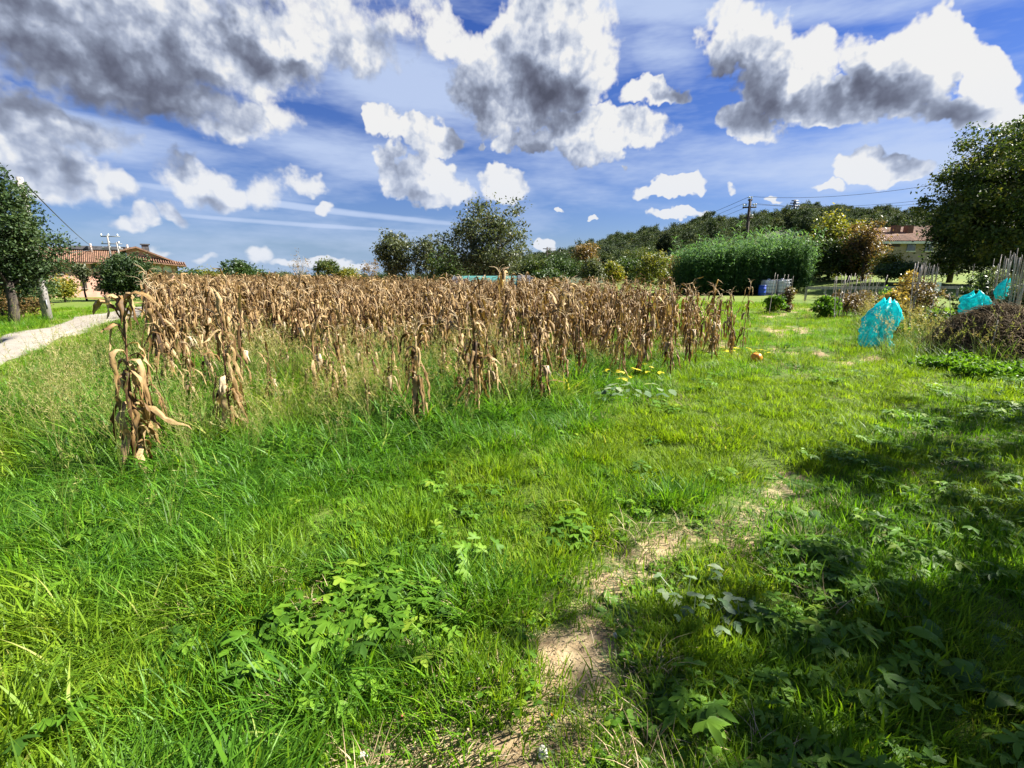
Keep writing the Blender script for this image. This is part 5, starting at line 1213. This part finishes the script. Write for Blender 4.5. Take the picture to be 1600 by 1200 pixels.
def cane(px, ytop, ybase, Y=None, lean=0.0, r=.013, label=None, group=None, ly=0.0):
    b = G(px, ybase) if Y is None else None
    if b is None: q = A(px, 432, Y); b = on(q.x, Y)
    t_ = A(px+lean, ytop, b.y+ly); m = MB(); d = t_-b; rs = np.random.RandomState(int(px*7+ytop))
    m.tube(bent(rs, (0, 0, -.08), d, 7, .008), np.linspace(r, r*.7, 7), 6, rs.uniform(.1, 1)); o = link('cane_stake', m.mesh('cane', M_wood), None, b); tag(o, label, 'stake', group)
ORD = 'first second third fourth fifth sixth seventh eighth ninth tenth eleventh twelfth thirteenth fourteenth fifteenth sixteenth seventeenth eighteenth nineteenth twentieth twenty-first twenty-second twenty-third twenty-fourth twenty-fifth twenty-sixth'.split()
def cane_row(pxs, top, base, Y0, Y1, grp, label, lean, seed, r=.014, jitter=5, sp=2):
    rs = np.random.RandomState(seed); n = len(pxs)
    for i, px in enumerate(pxs):
        Y = Y0+(Y1-Y0)*i/(n-1)
        for s in range(sp):
            cane(px+rs.normal(0, 2), top[0]+(top[1]-top[0])*i/(n-1)+rs.uniform(-jitter, jitter), 0, Y+rs.uniform(-.3, .3), lean[s % len(lean)]+rs.normal(0, 1.5), r*rs.uniform(.7, 1.15), '%s %s' % (ORD[i*sp+s], label), grp, rs.normal(0, .2))
cane(1296, 432, 486, None, 10, .020, 'foremost leaning cane of the long left bean row', None)
cane(1303, 434, 480, None, 5, .017, 'second cane crossing the foremost one of the long left bean row', None)
cane_row(list(np.linspace(1312, 1376, 11)), (431, 434), 0, 18.5, 25, 'canes of the long left bean row', 'grey cane from the near end of the long left bean row', (9, -5), 5, .02)
cane(1424, 411, 490, None, 10, .022, 'long slanting cane at the front of the golden bean row', None)
cane_row(list(np.linspace(1430, 1462, 8)), (412, 416), 0, 16.5, 21, 'canes of the golden bean row', 'grey cane from the near end of the bushy row behind the nearest net', (4, -3), 6, .02, sp=3)
cane_row(list(np.linspace(1553, 1606, 13)), (404, 392), 0, 16.5, 12.5, 'canes of the tall right bean row', 'tall grey cane from the far end of the bean row at the right edge', (7, 2), 7, .016, jitter=10, sp=2)
cane_row([1208, 1216, 1224, 1231, 1238], (428, 432), 0, 21, 23, 'stakes of the small plot before the white tanks', 'thin stake from the left before the white water tanks', (2, -1), 8, .014, jitter=4, sp=1)
cane_row([1456, 1460, 1463, 1467, 1472], (470, 474), 0, 12.0, 12.8, 'short rods in the weeds behind the brush heap', 'short dark rod from the left in the weeds beside the brush heap', (4, 1), 9, .007, jitter=8, sp=1)
cane(1487, 460, 535, None, -3, .011, 'single dark stake left of the brush heap')
cane(1518, 412, 480, 17, 5, .010, 'lone thin stake rising from a tomato plant')
cane(1543, 500, 562, None, 16, .014, 'pale stick leaning on the front of the brush heap')
cane(1576, 485, 520, 10.6, 13, .02, 'short broken stick poking out of the top of the brush heap')

def brush_heap():
    c = G(1590, 562); rs = np.random.RandomState(33); cx, cy = c.x+.28, c.y+.75; r = thing('brush_heap', 'large brown heap of dry vines and twigs at the right edge of the lawn', 'brush heap', on(cx, cy)); RXh, RYh, HH = 1.2, 1.05, .84
    n = 40; v = []
    def hz(u, w): 
        q = u*u+w*w; return HH*max(0, 1-q)**.62*(1+.16*math.sin(5*u+2)*math.cos(4*w)+.10*math.sin(11*u+1)*math.cos(9*w+2))
    gx = np.linspace(-1.05, 1.05, n)
    for b in gx:
        for a in gx:
            v.append((a*RXh, b*RYh, hz(a, b)*.93+.03*mnoise.noise(Vector((a*6, b*6, 0)))-.03))
    m = MB(); m.add(v, [(j*n+i, j*n+i+1, (j+1)*n+i+1, (j+1)*n+i) for j in range(n-1) for i in range(n-1)], .4); link('heap_core', m.mesh('core', M_clod), r)
    m = MB()
    for _ in range(5200):
        a, q = rs.uniform(0, 2*PI), math.sqrt(rs.uniform(0, 1)); u, w = q*math.cos(a), q*math.sin(a); p = np.array([u*RXh, w*RYh, hz(u, w)+rs.uniform(-.03, .05)])
        d = rs.normal(0, 1, 3); d[2] = -.9*(u*d[0]+w*d[1])*1.1+rs.normal(0, .4); d /= np.linalg.norm(d); L = rs.uniform(.15, .7); e = p+d*L
        uu, ww = e[0]/RXh, e[1]/RYh; e[2] = max(e[2], .01); e[2] = min(e[2], hz(min(1, uu), min(1, ww))+.12)
        m.tube(bent(rs, p, e, 5, .13, .06), np.linspace(rs.uniform(.003, .0085), .002, 5), 3, rs.beta(1.3, 2.5), False)
    for _ in range(110):
        a, q = rs.uniform(0, 2*PI), math.sqrt(rs.uniform(0, .9)); u, w = q*math.cos(a), q*math.sin(a); p = np.array([u*RXh, w*RYh, hz(u, w)-.05]); d = rs.normal(0, .7, 3)+np.array([u, w, .45]); d /= np.linalg.norm(d)
        m.tube(bent(rs, p, p+d*rs.uniform(.2, .6), 6, .10, .08), np.linspace(.006, .002, 6), 4, rs.uniform(.5, 1), False)
    t_ = link('twigs', m.mesh('twigs', M_twig), r); t_['kind'] = 'stuff'
brush_heap()

def bed_bush(px, py_base, Y, wpx, top, mat, label, seed, nc=60, leaf=.05, grp=None, nm='bean_plants', cat='bean plants'):
    tree(nm, label, cat, px, top, 470, Y, wpx, mat, M_twig, nc, 42, leaf, .16, 1.0, .012, seed, grp, nb=26, stems=4, twigs=2, lump=.35)
M_dryb = leaf_mat('withered bean leaves', (.05, .035, .02), (.13, .09, .045), (.26, .19, .09), (.13, .15, .04), .25)
M_gold = leaf_mat('golden maize leaves', (.15, .13, .035), (.28, .21, .055), (.42, .31, .10), None, .35)
for px, Y, w, tp, mt, lb, sd_ in [
  (1330, 20, 70, 452, M_dryb, 'withered reddish plants at the foot of the long left bean row', 1), (1360, 22, 60, 450, M_dryb, 'brown withered plants at the far end of the long left bean row', 2),
  (1300, 19, 50, 462, M_weed, 'green leafy plants at the near end of the long left bean row', 3), (1445, 17.0, 66, 430, M_dryb, 'tall dark withered beans climbing the canes behind the nearest net', 4),
  (1425, 17.6, 44, 428, M_gold, 'golden brown maize clump beside the dark withered beans', 5), (1400, 16.2, 40, 446, M_gold, 'small golden young maize clump behind the nearest net', 6),
  (1570, 16, 66, 412, M_lfgrey, 'grey green beans climbing the tall canes at the right edge', 7), (1548, 18, 46, 425, M_lfmid, 'green beans at the left end of the tall right canes', 8),
  (1516, 17, 36, 436, M_lfmid, 'tomato plant tied to the lone thin stake', 9), (1236, 22, 24, 448, M_dryb, 'small brown bush beside the stakes before the tanks', 10),
  (1215, 21.5, 36, 458, M_weed, 'low green plants round the stakes before the tanks', 11), (1400, 12.4, 66, 500, M_weed, 'leafy potato like plants right of the nearest net', 12),
  (1470, 13.6, 60, 486, M_lfmid, 'tangled green plants between the nearest net and the brush heap', 13), (1525, 13.8, 54, 478, M_lfmid, 'green plants poking from under the middle turquoise net', 14),
  (1405, 21, 60, 446, M_weed, 'row of low green plants beyond the nearest net', 15), (1600, 13.5, 50, 440, M_lfgrey, 'weathered climbing plants at the right edge below the small net', 16), (1438, 12.8, 40, 508, M_lfmid, 'bushy herb plant right of the leafy potato like plants', 17)]:
    q = A(px, 432, Y); gz = float(H(q.x, Y)); base_py = 432+ (CAMZ-gz)/Y*FPX*.98
    rs_h = max(A(px, tp, Y).z-gz, .25); rx = (A(px+w/2, 432, Y).x-A(px-w/2, 432, Y).x)/2
    tree('garden_plants', lb, 'garden plants', 0, 0, 0, 0, 0, mt, M_twig, 60, 44, .055 if Y < 18 else .07, max(.12, rx*.3), .8, .012, 500+sd_, None, nb=24, stems=3, twigs=1, lump=.35, world=(q.x, Y, rs_h, .02, rx), elong=2.2 if mt is M_gold else 1.6)
# leafy growth at the foot of the brush heap
for i, (px, py, w) in enumerate(((1470, 580, .45), (1530, 590, .5), (1590, 590, .5), (1500, 572, .35))):
    q = G(px, py); tree('nettle_clump', ('nettles left of the brush heap at its shaded foot', 'nettles before the pale leaning stick', 'nettles at the right edge before the brush heap', 'nettles close against the left flank of the brush heap')[i], 'weeds', 0, 0, 0, 0, 0, M_weed, M_twig, 34, 34, .045, .12, .7, .008, 560+i, 'nettles round the brush heap', nb=14, stems=3, world=(q.x, q.y, .26, .02, w))

def tank(px0, px1, y0, Y, label):
    a, b = A(px0, y0, Y), A(px1, y0, Y); w = b.x-a.x; g = float(H((a.x+b.x)/2, Y)); h = a.z-g; r = thing('water_tank', label, 'water tank', ((a.x+b.x)/2, Y, g), 0, 'white caged water tanks')
    m = MB(); m.box(-w/2, w/2, 0, w, 0, .13); link('pallet', m.mesh('pallet', M_wood, False), r)
    import bmesh
    m = MB(); m.box(-w/2+.04, w/2-.04, .04, w-.04, .14, h-.04); me = m.mesh('tank', M_tank, False); bm = bmesh.new(); bm.from_mesh(me); bmesh.ops.bevel(bm, geom=bm.edges, offset=.08, segments=3, affect='EDGES'); bm.to_mesh(me); bm.free(); o = link('tank', me, r)
    m = MB(); m.tube([(0, w/2, h-.05), (0, w/2, h+.04)], [.12, .12], 12); link('lid', m.mesh('lid', M_tank), r)
    for k in range(5):
        z = .18+(h-.22)*k/4; m = MB(); m.tube([(-w/2, 0, z), (w/2, 0, z), (w/2, w, z), (-w/2, w, z), (-w/2, 0, z)], .014, 4); link('cage_bar', m.mesh('bar', M_steel), r)
    for k in range(6):
        x = -w/2+w*k/5; m = MB(); m.tube([(x, -.015, .13), (x, -.015, h)], .012, 4); link('cage_bar', m.mesh('bar', M_steel), r)
tank(1197, 1215, 436.5, 42, 'left white water tank in a metal cage beside the blue barrel')
tank(1218, 1237, 436, 42, 'right white water tank in a metal cage before the reeds')
def barrel():
    b = A(1191.5, 446.5, 41.6); g = float(H(b.x, 41.6)); h = b.z-g; r = thing('barrel', 'blue plastic barrel standing left of the white tanks', 'barrel', (b.x, 41.6, g)); m = MB()
    m.tube([(0, 0, 0), (0, 0, .05), (0, 0, h*.3), (0, 0, h*.33), (0, 0, h*.36), (0, 0, h*.65), (0, 0, h*.68), (0, 0, h*.71), (0, 0, h-.04), (0, 0, h)], [.24, .28, .29, .31, .29, .29, .31, .29, .28, .25], 18); link('drum', m.mesh('drum', M_blue), r)
    m = MB(); m.tube([(0, 0, h-.01), (0, 0, h+.04)], [.30, .30], 18); link('lid', m.mesh('lid', M_blue), r)
barrel()
def tunnel():
    Y = 31; a, b = A(702, 438, Y), A(832, 438, Y); w = b.x-a.x; g = 0.0; h = A(760, 431, Y).z; r = thing('net_tunnel', 'low rounded tunnel covered in green shade net with dark ends behind the maize', 'plant tunnel', ((a.x+b.x)/2, Y, g)); n = 15
    def shell(x0, x1, k, mat, nm):
        v = []; m = MB()
        for x in np.linspace(x0, x1, 5):
            for i in range(n): q = PI*i/(n-1); v.append((x, 1.1+1.1*k*-math.cos(q), h*k*(.55+.45*math.sin(q)) if 0 < i < n-1 else 0))
        m.add(v, [(j*n+i, j*n+i+1, (j+1)*n+i+1, (j+1)*n+i) for j in range(4) for i in range(n-1)]); link(nm, m.mesh(nm, mat), r)
    shell(-w/2+.7, w/2-.9, 1.0, M_gnet, 'net_cover'); shell(-w/2+.1, -w/2+.72, .985, M_roofdk, 'end_cover'); shell(w/2-.92, w/2-.1, 1.03, M_roofdk, 'end_cover')
    m = MB(); m.box(-w/2, -w/2+1.25, -.06, .0, 0, h*.86); link('end_panel', m.mesh('panel', M_tank, False), r)
    m = MB(); m.box(w/2-.05, w/2+.03, -.05, .05, 0, h*.95); link('frame_post', m.mesh('post', M_white, False), r)
    for x in np.linspace(-w/2+.2, w/2-.2, 6):
        m = MB(); m.tube([(x, 1.1-1.13*math.cos(q), h*1.01*(.56+.45*math.sin(q)) if 0 < q < PI else 0) for q in np.linspace(0, PI, 13)], .018, 5); link('hoop', m.mesh('hoop', M_steel), r)
tunnel()
def rail():
    # low rail fence across the lawn beyond the garden
    Y = 33; g0 = A(1262, 448, Y); g1 = A(1500, 447, Y); r = thing('rail_fence', 'long low grey rail along the lawn behind the cane rows', 'fence', on(g0.x, Y)); L = g1.x-g0.x
    z0 = float(H(g0.x, Y)); z1 = float(H(g1.x, Y)); zr0 = g0.z-z0; zr1 = g1.z-z0
    m = MB(); m.add([(0, -.05, zr0), (L, -.05, zr1), (L, .05, zr1), (0, .05, zr0), (0, -.05, zr0-.18), (L, -.05, zr1-.18), (L, .05, zr1-.18), (0, .05, zr0-.18)], [(0, 1, 2, 3), (7, 6, 5, 4), (0, 4, 5, 1), (1, 5, 6, 2), (2, 6, 7, 3), (3, 7, 4, 0)]); link('rail', m.mesh('rail', M_wood, False), r)
    for i in range(9):
        q = i/8; x = L*q; m = MB(); m.box(x-.05, x+.05, .052, .15, float(H(g0.x+x, Y))-z0-.1, zr0+(zr1-zr0)*q-.02); link('post', m.mesh('post', M_wood, False), r)
rail()
def sign():
    Y = 26; a, b = A(1460, 441, Y), A(1468, 459, Y); r = thing('white_panel', 'small white upright panel on the lawn right of the golden bean row', 'panel', (a.x, Y, float(H(a.x, Y)))); g = float(H(a.x, Y))
    m = MB(); m.box(0, b.x-a.x, 0, .04, b.z-g, a.z-g); link('board', m.mesh('board', M_white, False), r); m = MB(); m.box(.02, .07, .045, .09, -.1, a.z-g); link('post', m.mesh('post', M_wood, False), r)
sign()
def crate():
    Y = 17.5; a, b = A(1588, 453, Y), A(1604, 461, Y); g = float(H(a.x, Y)); r = thing('plastic_crate', 'yellow plastic crate on a low brick stack at the right edge', 'crate', (a.x, Y, b.z)); w = b.x-a.x; h = a.z-b.z
    m = MB(); m.box(0, w, 0, .4, 0, h); link('crate_body', m.mesh('body', M_yelpl, False), r); m = MB(); m.box(-.02, w+.02, -.02, .42, h*.8, h*.8+.03); link('rim', m.mesh('rim', M_yelpl, False), r)
    st = thing('brick_stack', 'low stack of red bricks under the yellow crate', 'bricks', (a.x, Y, g)); n = max(2, int((b.z-g)/.075)); bh = (b.z-g-.002)/n
    first = None
    for k in range(n):
        for j in range(3):
            m = MB()
            if first is None: m.box(0, w/3-.01, 0, .38, 0, bh-.006); first = m.mesh('brick', M_brick, False)
            o = link('brick', first, st, (w/3*j+.004, .01*(k % 2), k*bh))
crate()
